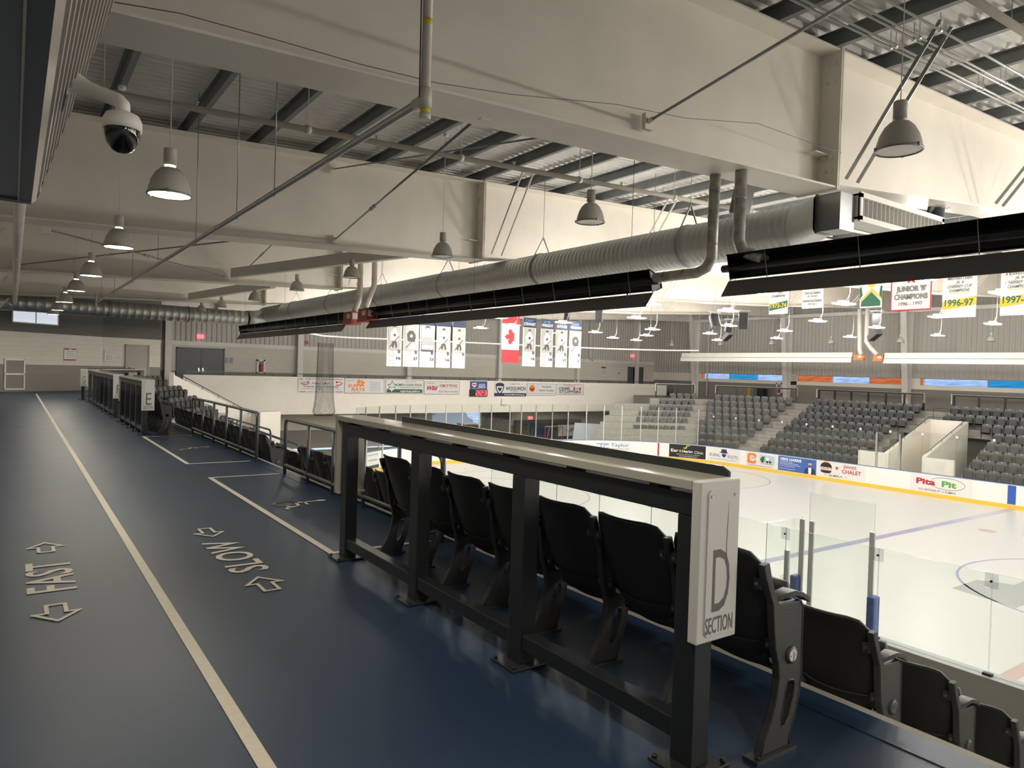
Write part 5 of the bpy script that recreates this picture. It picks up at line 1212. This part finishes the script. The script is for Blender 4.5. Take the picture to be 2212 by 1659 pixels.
# vehicles outside the opening
t=thing('box_truck','pale blue-white box truck with OSC lettering seen through the bright opening','truck',(27.6,50.5,ICE))
b=MB(); b.box(24.4,29.4,49.8,52.2,ICE+.9,ICE+3.6); b.build('cargo_box','truck_white',t,bev=.05)
b=MB(); b.prism([(29.4,49.9,ICE+.6),(31.3,49.9,ICE+.6),(31.3,49.9,ICE+1.6),(30.8,49.9,ICE+1.8),(30.3,49.9,ICE+2.6),(29.4,49.9,ICE+2.7)],(0,2.2,0)); b.build('cab','truck_white',t,bev=.05)
for x in (25.6,30.3):
    for y in (49.85,51.9): b=MB(); b.cyl((x,y,ICE+.45),(x,y+.25,ICE+.45),.45,20); b.build('wheel','black',t)
sign_items([('t','OSC',26.95,ICE+2.25,.42,'teal',1.3,.03),('p',[(26.15,ICE+2.5),(26.35,ICE+2.62),(26.5,ICE+2.55),(26.42,ICE+2.75),(26.25,ICE+2.95),(26.1,ICE+2.75),(26.0,ICE+2.58)],'teal')],planemap((0,49.8,0),(1,0,0)),t,d0=.06)
t=thing('utility_vehicle','small white utility vehicle with dark windows parked below the opening','vehicle',(28.7,46.3,ICE))
b=MB(); b.prism([(27.6,45.7,ICE+.35),(30.0,45.7,ICE+.35),(30.0,45.7,ICE+.85),(29.5,45.7,ICE+.95),(27.6,45.7,ICE+.9)],(0,1.2,0)); b.build('body','white',t,bev=.04)
b=MB(); b.prism([(27.8,45.75,ICE+.9),(29.5,45.75,ICE+.95),(29.15,45.75,ICE+1.55),(27.9,45.75,ICE+1.6)],(0,1.1,0)); b.build('cabin','speaker_grey',t,bev=.04)
b=MB(); b.box(27.85,29.2,45.74,46.9,ICE+1.58,ICE+1.63); b.build('roof','white',t)
b=MB(); b.add([(27.95,45.74,ICE+1.0),(28.5,45.74,ICE+1.0),(28.5,45.74,ICE+1.5),(28.0,45.74,ICE+1.5)],[(0,1,2,3)]); b.add([(28.6,45.74,ICE+1.0),(29.35,45.74,ICE+1.0),(29.1,45.74,ICE+1.5),(28.6,45.74,ICE+1.5)],[(0,1,2,3)]); b.build('window','black',t)
for x in (28.0,29.5):
    for y in (45.65,46.8): b=MB(); b.cyl((x,y,ICE+.3),(x,y+.15,ICE+.3),.3,16); b.build('wheel','black',t)

# ================= FAR SEATS =================
def far_proto():
    t=thing('arena_seat','','seat')
    b=MB(); b.prism([(-.10,-.21,.80),(-.10,-.17,.85),(-.10,.17,.85),(-.10,.21,.80),(-.05,.22,.55),(.0,.22,.38),(.0,-.22,.38),(-.05,-.22,.55)][:0] or [(-.13,-.24,.44),(-.13,.24,.44),(-.16,.24,.80),(-.17,.19,.85),(-.17,-.19,.85),(-.16,-.24,.80)],(.03,0,0))
    b.prism([(-.02,-.255,0),(.03,-.255,0),(.12,-.255,.45),(.14,-.255,.62),(-.05,-.255,.66),(-.06,-.255,.45)],(0,.03,0))
    b.box(-.145,-.133,-.03,.03,.79,.83,1); b.build('backrest',['seat_grey','white'],t,False)
    b=MB(); b.prism([(.02,-.20,.30),(.02,.20,.30),(.02,.21,.66),(.02,.17,.70),(.02,-.17,.70),(.02,-.21,.66)],(.05,0,0))
    b.prism([(-.09,-.2,.30),(.03,-.2,.27),(.07,-.2,.30),(.07,-.2,.36),(-.09,-.2,.38)],(0,.4,0)); b.box(.07,.085,-.15,.15,.36,.60); b.build('seat_pan','seat_pan_grey',t,False)
    return t
FS=[]
blk={}
def frow(bl,k,pts):
    n=len(pts)
    for i,(x,y,rz) in enumerate(pts): FS.append((bl,k,i,n,x,y,-.64-.44*k,rz))
for k in range(8):
    z=0; X=47.5-.87*k
    n=13 if k<3 else 12
    frow('middle',k,[(X,29.45-.57*(i+.5)-(0 if True else 0),math.pi) for i in range(n)])
    if k<2: ys=[20.3-.57*(i+.5) for i in range(15)]
    else: ys=[(20.3 if k<2 else 17.9 if k==2 else 16.95)-.57*(i+.5) for i in range(11 if k==2 else 10)]
    frow('right',k,[(X,y,math.pi) for y in ys])
    nb=[10,10,9,8,8,7,6,5][k]
    frow('angled',k,[(X-.5*.57*(i+.5),31.15+.866*.57*(i+.5),math.pi-R(30)*-1) for i in range(nb)][::-1])
    na=[4,5,6,7,7,7,0,0][k]
    sx,sy=43.85-.45*k,37.0-.35*k
    frow('leftmost',k,[(sx-.866*.57*(i+.5)-.15*k,sy+.5*.57*(i+.5)+.05*k,math.pi+R(60)) for i in range(na)][::-1])
FS.sort(key=lambda q:q[4]**2+q[5]**2)
fp=far_proto(); NEAR_COUNT=sum(1 for o in C.objects if o.name.startswith('arena_seat') and o.parent is None)-1
LIM=max(0,318-NEAR_COUNT)
first=True; rest=[]
for idx,(bl,k,i,n,x,y,z,rz) in enumerate(FS):
    if idx>=LIM: rest.append((x,y,z,rz)); continue
    lab='grey folding seat in the %s far block, row %d from its top, %s from left'%(bl,k+1,ordn(i+1))
    grp='seats of the %s far block'%bl
    if first: o=fp; o.location=(x,y,z); o.rotation_euler=(0,0,rz); o['label']=lab; o['group']=grp; first=False
    else: copy_tree(fp,loc=(x,y,z),rz=rz,label=lab,group=grp)
if rest:
    b=MB()
    for x,y,z,rz in rest:
        M=Matrix.Translation((x,y,z))@Matrix.Rotation(rz,4,'Z')
        for ch in fp.children:
            for mi in (0,1):
                fs=[tuple(p.vertices) for p in ch.data.polygons if p.material_index==mi]
                if fs: b.add([tuple(M@v.co) for v in ch.data.vertices],fs,mi)
    tag(b.build('arena_seats',['seat_grey','white']),'remaining small grey folding seats at the left of the far stand','seats','far left seats','stuff')
# ================= SIGNS AND BANNERS =================
def mez(x0,x1,z0,z1,items,label,base='sign_white',frame='grey',name='wall_banner'):
    return board_sign(name,label,'sign',(x0,44.06,z0),(1,0,0),x1-x0,z1-z0,items,base,frame,'signs on the white end wall',.03,.03)
mez(14.64,17.63,-.22,.78,[('t','HOME OF THE',.9,.88,.08,'maroon',.9),('r',.08,.86,.3,.9,'maroon'),('r',1.5,.86,2.9,.9,'maroon'),('t','Women\'s & Men\'s',1.45,.62,.12,'navy',1.2),('t','Provincial Curling Championships',1.5,.42,.12,'navy',2.3),('t','2013',1.45,.25,.1,'navy',.35),('r',.15,.25,1.1,.27,'sign_ink'),('r',1.8,.25,2.8,.27,'sign_ink'),('r',.08,.06,.5,.1,'maroon'),('r',2.45,.06,2.9,.1,'maroon'),('t','HOSTED BY ELMIRA & DISTRICT CURLING CLUB',1.5,.08,.05,'sign_ink',1.8),('p',ell(.42,.64,.3,.13,.06,-170,60),'red'),('t','Curl ON',.45,.68,.12,'sign_ink',.5),('p',ell(2.6,.62,.3,.13,.06,-120,120),'red'),('c',2.5,.7,.06,'navy')],'white curling championships sign, leftmost on the white end wall',frame=None)
mez(17.68,20.5,-.22,.78,[('t','SUN',.6,.50,.2,'orange',.75,.03,.2),('t','RAYS',.95,.26,.2,'orange',.95,.03,.2),('t','WOODSTOCK',.4,.82,.05,'sign_ink',.5),('t','EST. 2007',.85,.08,.05,'sign_ink',.45),('p',[(.9,.8),(1.0,.95),(1.1,.82),(1.25,.92),(1.25,.78),(1.45,.75),(1.3,.62),(1.4,.45),(1.2,.5),(1.1,.38),(1.0,.52),(.82,.55),(.93,.66),(.8,.75)],'orange'),('c',1.12,.66,.12,'gold')]+[('t','proudly supporting our athletes',2.15,.72-.11*i,.04,'tay_blue',.75) for i in range(6)],'white sign with orange Sun Rays lettering')
mez(20.58,23.47,-.22,.74,[('t','Home Of Your',1.9,.82,.06,'sign_ink',.8),('t','ELMIRA SUGAR KINGS',1.78,.60,.15,'green',1.95,.02),('t','Community Owned Team',1.85,.42,.08,'sign_ink',1.6,.02),('r',.1,.06,2.8,.3,'green'),('t','sugarkings.gojhl.ca',1.85,.18,.10,'white',1.5,.03),('p',[(.45,.05),(.55,.2),(.75,.25),(.68,.45),(.82,.62),(.62,.65),(.5,.9),(.36,.65),(.15,.62),(.28,.45),(.18,.25),(.38,.2)],'green'),('p',[(.45,.1),(.54,.23),(.7,.28),(.63,.45),(.75,.58),(.6,.61),(.5,.82),(.38,.61),(.22,.58),(.33,.45),(.25,.28),(.4,.23)],'sign_white'),('t','EST 1971',.48,.42,.08,'green',.35)],'white and green Elmira Sugar Kings sign with a leaf emblem')
mez(23.53,26.39,-.26,.66,[('t','HOME OF THE WILD',1.95,.62,.2,'maroon',1.45,.02),('t','Girls Minor Hockey',1.95,.22,.14,'navy',1.6,.0,.2),('r',1.2,.43,2.7,.44,'grey'),('t','WOOLWICH',.5,.78,.08,'maroon',.6),('t','Wild',.65,.45,.28,'maroon',.85,.04,.4)],'white Home of the Wild girls hockey sign')
t=mez(27.3,28.75,.14,.72,[('t','AUTO',1.0,.33,.13,'white',.55,.03),('t','PARTS',1.0,.17,.13,'white',.6,.03),('t','OPEN MON - SAT',.72,.05,.05,'white',1.1),('p',[(.15,.45),(.5,.48),(.55,.3),(.35,.12),(.14,.28)],'white'),('r',.2,.28,.5,.38,'red')],'blue auto parts sign above the red digital clock',base='blue',frame='black')
t=thing('digital_clock','black digital clock reading 2:23 in red on the end wall','clock',(28.05,44,-.12)); b=MB(); b.box(27.25,28.75,43.96,44.09,-.38,.12); b.build('case','black',t)
def seg(d,x,z,w_=.26,h=.36,th=.05):
    on={'2':'abged','3':'abgcd'}[d]; S={'a':(x,x+w_,z+h-th,z+h),'g':(x,x+w_,z+h/2-th/2,z+h/2+th/2),'d':(x,x+w_,z,z+th),'b':(x+w_-th,x+w_,z+h/2,z+h),'c':(x+w_-th,x+w_,z,z+h/2),'e':(x,x+th,z,z+h/2)}
    return [S[k] for k in on]
b=MB()
for d,x in (('2',27.72),('2',28.07),('3',28.40)):
    for a in seg(d,x,-.31): b.box(a[0],a[1],43.945,43.96,a[2],a[3])
for z in (-.2,-.08): b.box(28.01,28.04,43.945,43.96,z,z+.04)
b.build('digits','led_red',t)
mez(29.41,32.36,-.36,.70,[('t','WOOLWICH',1.95,.58,.26,'navy',1.85,.03),('t','HOME OF THE',1.9,.92,.09,'maroon',.85),('t','WILDCATS',1.85,.33,.09,'navy',.8),('r',0,0,2.95,.24,'navy'),('t','WoolwichMinorHockey.ca',1.85,.12,.09,'white',1.9,.02),('p',[(.1,.9),(.25,.98),(.48,1.02),(.72,.98),(.87,.9),(.85,.55),(.7,.28),(.48,.12),(.27,.28),(.12,.55)],'navy'),('p',[(.2,.75),(.78,.75),(.75,.5),(.62,.32),(.48,.22),(.35,.32),(.22,.5)],'sign_white'),('p',[(.3,.6),(.38,.68),(.48,.6),(.58,.68),(.67,.6),(.6,.45),(.48,.35),(.37,.45)],'navy')],'white and navy Woolwich sign with a shield emblem',frame=None)
mez(32.42,35.23,-.30,.65,[('r',1.0,0,1.02,.95,'grey'),('c',.5,.55,.27,'orange'),('p',[(.3,.62),(.5,.5),(.75,.6),(.72,.48),(.5,.36),(.3,.48)],'brown'),('t','Thunder',.5,.18,.1,'orange',.75),('t','Woolwich',1.9,.70,.15,'sign_ink',.95,.02,.2),('t','Sledge Hockey',1.9,.42,.15,'sign_ink',1.5,.02,.2),('t','www.woolwichsledgehockey.com',1.9,.17,.07,'sign_ink',1.6)],'white Woolwich Sledge Hockey sign with an orange emblem')
mez(35.33,38.18,-.22,.65,[('t','CRIME',.8,.50,.2,'sign_ink',1.2,.04),('t','STOPPERS',1.42,.25,.2,'sign_ink',2.3,.04),('t','Proud Supporter Of',1.4,.80,.08,'maroon',1.4,0,.3),('t','WATERLOO REGIONAL',1.4,.70,.05,'maroon',1.2),('r',1.75,.40,1.95,.6,'red'),('r',2.35,.40,2.55,.6,'red'),('c',2.15,.5,.07,'red'),('t','1-800-222-TIPS',1.4,.08,.06,'sign_ink',1.8)],'white Crime Stoppers sign, rightmost on the white end wall')
# hanging banners at the end
def hang(name,o,ux,w_,h,items,label,base='banner_white',group=None,ztop=None):
    f=planemap(o,ux); t=thing(name,label,'banner',f(w_/2,0,0),group); b=MB(); n=8; m=10
    wav=lambda u,v:.012*math.sin(u*9+v*2)+.008*math.sin(v*7)
    vs=[f(w_*i/n,h*j/m,wav(w_*i/n,h*j/m)-o_) for o_ in (0,.004) for j in range(m+1) for i in range(n+1)]; K=(n+1)*(m+1)
    fs=[(j*(n+1)+i,j*(n+1)+i+1,(j+1)*(n+1)+i+1,(j+1)*(n+1)+i) for j in range(m) for i in range(n)]
    b.add(vs,fs+[tuple(K+q for q in F[::-1]) for F in fs],0,True); b.build('cloth',base,t)
    b=MB(); b.cyl(f(-.03,h,0),f(w_+.03,h,0),.018,8); 
    if ztop:
        for u in (.05,w_-.05): b.cyl(f(u,h,0),f(u,0,0)+Vector((0,0,ztop-f(u,0,0).z)),.004,5)
    b.build('hanging_rod','galv_dark',t)
    g=lambda u,v,d:f(u,v,d+.018)
    sign_items(items,g,t); return t
def player(w_,h,name,num,pal,pose):
    body,trim=pal; it=[('r',.0,h*.80,w_,h,'navy'),('r',.08*w_,h*.30,w_*.92,h*.79,'mid_grey' if pose else 'cloth')]
    it+=[('t',name[0],w_*.45,h*.94,h*.052,'tay_blue',w_*.6,.02),('t',name[1],w_*.5,h*.87,h*.055,'white',w_*.9,.02)]
    cx=w_*.5
    if pose==2:   # portrait
        it+=[('r',.08*w_,h*.30,w_*.92,h*.48,'dark_grey'),('p',[(.1*w_,h*.48),(.2*w_,h*.56),(.42*w_,h*.6),(.58*w_,h*.6),(.8*w_,h*.56),(.9*w_,h*.48),(.9*w_,h*.42),(.1*w_,h*.42)],'grey'),('r',.12*w_,h*.34,.88*w_,h*.42,'cloth'),('p',[(.40*w_,h*.6),(.36*w_,h*.72),(.42*w_,h*.77),(.58*w_,h*.77),(.64*w_,h*.72),(.60*w_,h*.6),(.5*w_,h*.575)],'banner_white'),('p',[(.34*w_,h*.70),(.36*w_,h*.78),(.5*w_,h*.795),(.64*w_,h*.78),(.66*w_,h*.70),(.6*w_,h*.75),(.4*w_,h*.75)],'dark_grey')]
    else:
        it+=[('p',[(.25*w_,h*.50),(.22*w_,h*.62),(.38*w_,h*.68),(.62*w_,h*.68),(.78*w_,h*.60),(.74*w_,h*.48),(.6*w_,h*.46),(.35*w_,h*.47)],body),('c',cx,h*.71,.1*w_,'cloth'),('p',[(.40*w_,h*.71),(.40*w_,h*.755),(.5*w_,h*.77),(.6*w_,h*.755),(.6*w_,h*.71),(.5*w_,h*.73)],trim),('p',[(.35*w_,h*.47),(.30*w_,h*.38),(.42*w_,h*.33),(.5*w_,h*.44),(.6*w_,h*.33),(.7*w_,h*.37),(.62*w_,h*.47)],trim),('p',[(.15*w_,h*.36),(.17*w_,h*.34),(.8*w_,h*.55),(.78*w_,h*.57)],'dark_grey'),('c',.5*w_,h*.58,.09*w_,trim)]
    for k in range(3): z=h*(.285-.022*k); it.append(('p',[(.74*w_,z+.035*h),(.83*w_,z+.012*h),(.92*w_,z+.035*h),(.92*w_,z+.02*h),(.83*w_,z-.003*h),(.74*w_,z+.02*h)],'navy'))
    if num: it.append(('t',num,w_*.80,h*.155,h*.05,'navy',w_*(.28 if len(num)>1 else .13),.03))
    it+=[('t','NHL TEAMS',w_*.3,h*.265,h*.016,'sign_ink',w_*.34,.01),('t','INTERNATIONAL',w_*.3,h*.10,h*.014,'sign_ink',w_*.36,.01)]
    for k in range(4): it.append(('r',w_*.12,h*(.235-.018*k),w_*(.55+.04*(k%2)),h*(.242-.018*k),'mid_grey'))
    for k in range(2): it.append(('r',w_*.12,h*(.065-.02*k),w_*.6,h*(.072-.02*k),'mid_grey'))
    return it
s33=33.0/36
PB=[(16.93,17.83,'16',('banner_white','dark_grey'),1,('PLAYER','ONE')),(17.93,18.90,'27',('dark_grey','cloth'),1,('','')),(18.97,19.93,'23',('grey','cloth'),2,('','')),(20.05,20.98,'16',('cloth','dark_grey'),1,('','')),(21.12,22.0,'',('mid_grey','dark_grey'),1,('',''))]
desc=['black and white player banner numbered 16, leftmost in the row','player banner numbered 27 with a dark jersey','portrait banner numbered 23 of a young person','black and white player banner numbered 16, beside the portrait banner','banner of a person in a striped referee jersey']
for (x0,x1,nm,pal,ps,nn),lb in zip(PB,desc):
    a,c=x0*s33,x1*s33; hang('player_banner',(a,33.2,1.55+(1.62-1.55)*s33),(1,0,0),c-a,2.75,player(c-a,2.75,nn if nn[0] and nn[0]!='PLAYER' else ('',''),nm,pal,ps),lb,group='player banners left',ztop=BOT(20))
PB=[(26.21,27.30,'16',('banner_white','dark_grey'),1,('CAM','STEWART')),(27.62,28.7,'18',('banner_white','dark_grey'),1,('JAMIE','WRIGHT')),(28.86,29.9,'37',('cloth','dark_grey'),1,('DAN','SNYDER')),(30.0,31.1,'6',('dark_grey','cloth'),1,('DENNIS','WIDEMAN'))]
desc=['navy-topped player banner numbered 16, first right of the flag','navy-topped player banner numbered 18','navy-topped player banner numbered 37','navy-topped player banner numbered 6, rightmost of the four']
for (x0,x1,nm,pal,ps,nn),lb in zip(PB,desc):
    a,c=x0*s33,x1*s33; hang('player_banner',(a,33.2,1.86),(1,0,0),(c-a)*.93,2.80,player((c-a)*.93,2.80,nn,nm,pal,ps),lb,group='player banners right',ztop=BOT(26))
leaf=[(0,-1),(.05,-.45),(.5,-.52),(.42,-.35),(.92,.05),(.78,.12),(.85,.42),(.58,.36),(.5,.5),(.25,.25),(.33,.75),(.18,.67),(0,1)]
leaf=leaf+[(-x,y) for x,y in leaf[::-1][1:-1]]
w_=1.22; h=2.95
hang('hanging_flag',(24.6*s33,33.2,2.02),(1,0,0),w_,h,[('r',0,0,w_,h*.25,'red'),('r',0,h*.75,w_,h,'red'),('p',[(w_*.52-y*.46,h*.5+x*.5) for x,y in leaf],'red')],'red and white maple leaf flag hanging vertically',ztop=BOT(23))
t=thing('scoreboard','small dark scoreboard high on the end wall left of the flag','scoreboard',(25.8,46.9,4.1)); b=MB(); b.box(25.1,27.4,46.7,47.0,3.6,4.9); b.build('case','dark_grey',t); b=MB(); b.box(25.3,27.2,46.68,46.7,4.35,4.7); b.box(25.3,27.2,46.68,46.7,3.75,4.2); b.build('screen','brown',t)
# championship banners along the centre line, facing the near side
U=(0,-1,0)
def champ(yl,yr,zb,h,items,label,base='banner_white'):
    return hang('champion_banner',(25.0,yl,zb),U,yl-yr,h,items,label,base,'championship banners over the ice',ztop=TOP(25))
def slant(x0,x1,z,dz,hh,col): return ('p',[(x0,z),(x1,z+dz),(x1,z+dz+hh),(x0,z+hh)],col)
w_=1.3
champ(17.62,16.75,4.15,1.7,[slant(.03,.84,.14,.12,.26,'green'),('t','1973-74',.44,.34,.17,'gold',.72,.03),('t','CHAMPIONS',.42,.72,.09,'sign_ink',.62,.02,.3),('t','GROUP 5',.42,.86,.09,'sign_ink',.45,.02,.3),('t','OHA JR. B',.44,1.0,.09,'sign_ink',.5,.02,.3),('t','ELMIRA',.44,1.45,.12,'green',.5,.03),('t','SUGAR KINGS',.44,1.27,.12,'green',.75,.03)],'white banner with a green 1973-74 band')
champ(16.15,15.28,4.30,1.9,[('t','1997 2017',.43,.16,.07,'sign_ink',.4),('t','Sutherland Cup Champions',.43,.30,.10,'navy',.78,.01),('t','1997 1998 2015',.43,.46,.07,'sign_ink',.45),('t','Cherry Cup Champions',.43,.60,.10,'navy',.66,.01),('t','W 246 L 128 T 21 OTL 13',.43,.76,.07,'sign_ink',.76),('t','2015 - 2021',.43,.90,.07,'sign_ink',.4),('r',.08,1.02,.8,1.04,'red')],'white coaching record banner with small blue lines')
champ(13.85,13.05,4.2,1.2,[('p',[(.05,0.05),(.75,.05),(.75,.22),(.42,.55),(.06,.22)],'green'),('p',[(.42,.6),(.80,.22),(.80,.30),(.42,.70),(.03,.28),(.03,.2)],'gold'),('c',.42,.85,.13,'gold'),('p',[(.0,.3),(.1,.45),(.05,.75),(0,.75)],'green'),('p',[(.8,.3),(.7,.45),(.74,.75),(.8,.75)],'green')],'green white and gold team jersey banner')
champ(12.75,11.4,4.02,1.62,[('r',0,0,1.35,.05,'maroon'),('r',0,0,.04,1.62,'maroon'),('r',1.31,0,1.35,1.62,'maroon'),('r',0,1.57,1.35,1.62,'maroon'),('t','1996 - 1997',.68,.24,.12,'sign_ink',.78,.02),('t','CHAMPIONS',.68,.48,.17,'sign_ink',1.1,.04),('t',"JUNIOR 'B'",.68,.75,.17,'sign_ink',.98,.04),('p',[(.55,.95),(.63,.95),(.68,1.03),(.73,.95),(.82,.95),(.72,1.2),(.65,1.2)],'red'),('t','ELMIRA',.68,1.42,.17,'sign_ink',.75,.04)],'square white Junior B Champions banner with a red border')
def sk(yl,yr,zb,label,yrs):
    w=yl-yr; champ(yl,yr,zb,2.0,[slant(.0,w,.26,.14,.27,'gold'),('t',yrs,w/2,.48,.20,'green',w*.86,.03),('r',w*.2,.78,w*.8,.795,'gold'),('t','CHAMPIONS',w/2,.88,.09,'sign_ink',w*.62,.02,.3),('t','CHERREY CUP',w/2,1.01,.09,'sign_ink',w*.72,.02,.3),('t','JR. B',w/2,1.14,.08,'sign_ink',w*.25,.02,.3),('t','MIDWESTERN',w/2,1.27,.09,'sign_ink',w*.74,.02,.3),('r',w*.2,1.38,w*.8,1.395,'gold'),('t','SUGAR KINGS',w/2,1.5,.12,'green',w*.86,.03),('t','ELMIRA',w/2,1.7,.12,'green',w*.5,.03)],label)
sk(11.05,10.05,3.72,'white Sugar Kings banner with a yellow 1996-97 band','1996-97')
sk(9.38,8.4,3.72,'white Sugar Kings banner with a yellow 1997-98 band','1997-98')
# small wall signs
def small(f,u,v,w_,h,items,label,base='sign_white'):
    o=f(u,v,0); ux=f(u+1,v,0)-o; return board_sign('wall_sign',label,'sign',f(u,v,.03),ux,w_,h,items,base,'grey',None,.025,.008)
uA=lambda x: (x-A0[0])/(A1[0]-A0[0])*math.hypot(A1[0]-A0[0],A1[1]-A0[1])
small(fA,uA(1.93),1.40,.62,.60,[('r',.02,.52,.6,.58,'maroon'),('r',.02,.02,.6,.08,'maroon'),('c',.31,.53,.05,'sign_white')]+[('t','WALKING TRACK RULES',.31,.44-.09*i,.035,'sign_ink',.4) for i in range(4)],'white notice with dark red top and bottom bands on the block wall')
small(fB,.08,1.42,.45,.55,[('t','WALKING TRACK',.22,.48,.035,'sign_ink',.36),('t','KEEP RIGHT',.22,.41,.035,'sign_ink',.3)]+[('p',[(.08,.3-.07*i),(.13,.325-.07*i),(.13,.31-.07*i),(.37,.31-.07*i),(.37,.29-.07*i),(.13,.29-.07*i),(.13,.275-.07*i)],'maroon') for i in range(4)],'white notice with four red arrows in the wall corner')
small(fB,.66,1.62,.4,.06,[],'thin white strip sign left of the beige door')
small(fE,11.0,1.5,.55,.38,[('r',.02,.02,.26,.36,'mid_grey'),('r',.3,.02,.53,.36,'mid_grey')],'small framed notice right of the dark double doors')
small(fE,43.2,1.3,.6,.9,[('r',.02,.75,.58,.88,'maroon')]+[('r',.1,.6-.12*i,.5,.63-.12*i,'sign_ink') for i in range(4)],'white notice with a red top near the right end of the end wall')
small(fE,45.2,1.45,.45,.45,[('c',.22,.2,.09,'sign_ink')],'small square notice left of the blue-grey double doors')
small(fR,-33.05,.95,.55,.95,[('r',.08,.8-.13*i,.47,.84-.13*i,'sign_ink') for i in range(6)],'white rules notice beside the tapered column on the far wall')
def exitsign(x,z,label):
    t=thing('exit_sign',label,'sign',(x,47.5,z)); b=MB(); b.box(x-.2,x+.2,47.46,47.55,z-.13,z+.13); b.build('panel','exit_red',t); sign_items([('t','EXIT',x,z,.13,'white',.3)],planemap((0,47.46,0),(1,0,0)),t)
exitsign(9.55,3.12,'small lit red EXIT sign above the dark double doors'); exitsign(47.0,3.3,'small lit red EXIT sign above the right double doors')
b=MB(); b.box(16.2,16.42,47.5,47.56,2.95,3.17); tag(b.build('fire_bell','red'),'small red fire alarm box beside a column on the end wall','alarm')
b=MB(); b.box(30.05,30.65,43.9,44.09,-1.0,-.55); tag(b.build('junction_box','white'),'white electrical box under the clock on the white end wall','box')
t=thing('exit_sign','faint red EXIT sign inside the far stair opening','sign',(45.0,19.2,-2.2)); b=MB(); b.box(45.0,45.05,19.0,19.45,-2.3,-2.05); b.build('panel','exit_red',t)
# service pipes on end wall right
b=MB(); b.tube([(41.6,47.3,6.2),(41.6,47.3,3.0),(42.0,47.3,2.7)],.05,8); tag(b.build('service_pipe','white_paint'),'white vertical service pipe on the end wall near its right end','pipe')
b=MB(); b.tube([(49.3,40.6,6.2),(49.7,41.0,5.6),(49.7,41.0,-.1)],.06,8); tag(b.build('service_pipe','white_paint'),'white downpipe at the corner of the far wall','pipe')

# ---- pieces of one part that stand apart become parts of their own ----
def split_pieces(o,cache={}):
    me=o.data
    if me.name not in cache:
        n=len(me.vertices); par=list(range(n))
        def fd(a):
            while par[a]!=a: par[a]=par[par[a]]; a=par[a]
            return a
        for p in me.polygons:
            v=p.vertices
            for q in v[1:]: par[fd(q)]=fd(v[0])
        isl={}
        for i in range(n): isl.setdefault(fd(i),[]).append(i)
        bx=[]
        for k,vi in isl.items():
            cs=[me.vertices[i].co for i in vi]; bx.append([set([k]),[min(c[j] for c in cs)-.02 for j in range(3)],[max(c[j] for c in cs)+.02 for j in range(3)]])
        ch=True
        while ch:
            ch=False; out=[]
            for b in bx:
                for q in out:
                    if all(b[1][j]<=q[2][j] and q[1][j]<=b[2][j] for j in range(3)):
                        q[0]|=b[0]; q[1]=[min(x,y) for x,y in zip(q[1],b[1])]; q[2]=[max(x,y) for x,y in zip(q[2],b[2])]; ch=True; break
                else: out.append(b)
            bx=out
        ms=[]
        if 1<len(bx)<=60:
            for ids,_,_ in bx:
                vi=sorted(i for k in ids for i in isl[k]); mp={v:i for i,v in enumerate(vi)}
                m2=bpy.data.meshes.new(me.name); pl=[p for p in me.polygons if p.vertices[0] in mp]
                m2.from_pydata([tuple(me.vertices[i].co) for i in vi],[],[[mp[v] for v in p.vertices] for p in pl])
                for mt in me.materials: m2.materials.append(mt)
                m2.polygons.foreach_set('material_index',[p.material_index for p in pl]); m2.polygons.foreach_set('use_smooth',[p.use_smooth for p in pl]); m2.update(); ms.append(m2)
        cache[me.name]=ms
    ms=cache[me.name]
    if not ms: return
    for m2 in ms[1:]:
        c=o.copy(); c.data=m2; C.objects.link(c)
    o.data=ms[0]
for o in list(C.objects):
    if o.type=='MESH' and o.parent and o.name.split('.')[0] in ('hanger','wire_brace','clamp','chain','end_cap','bolt','stiffener','standoff','bottom_rail','label_band','counter_top','splice_plate','flashing','drop'): split_pieces(o)
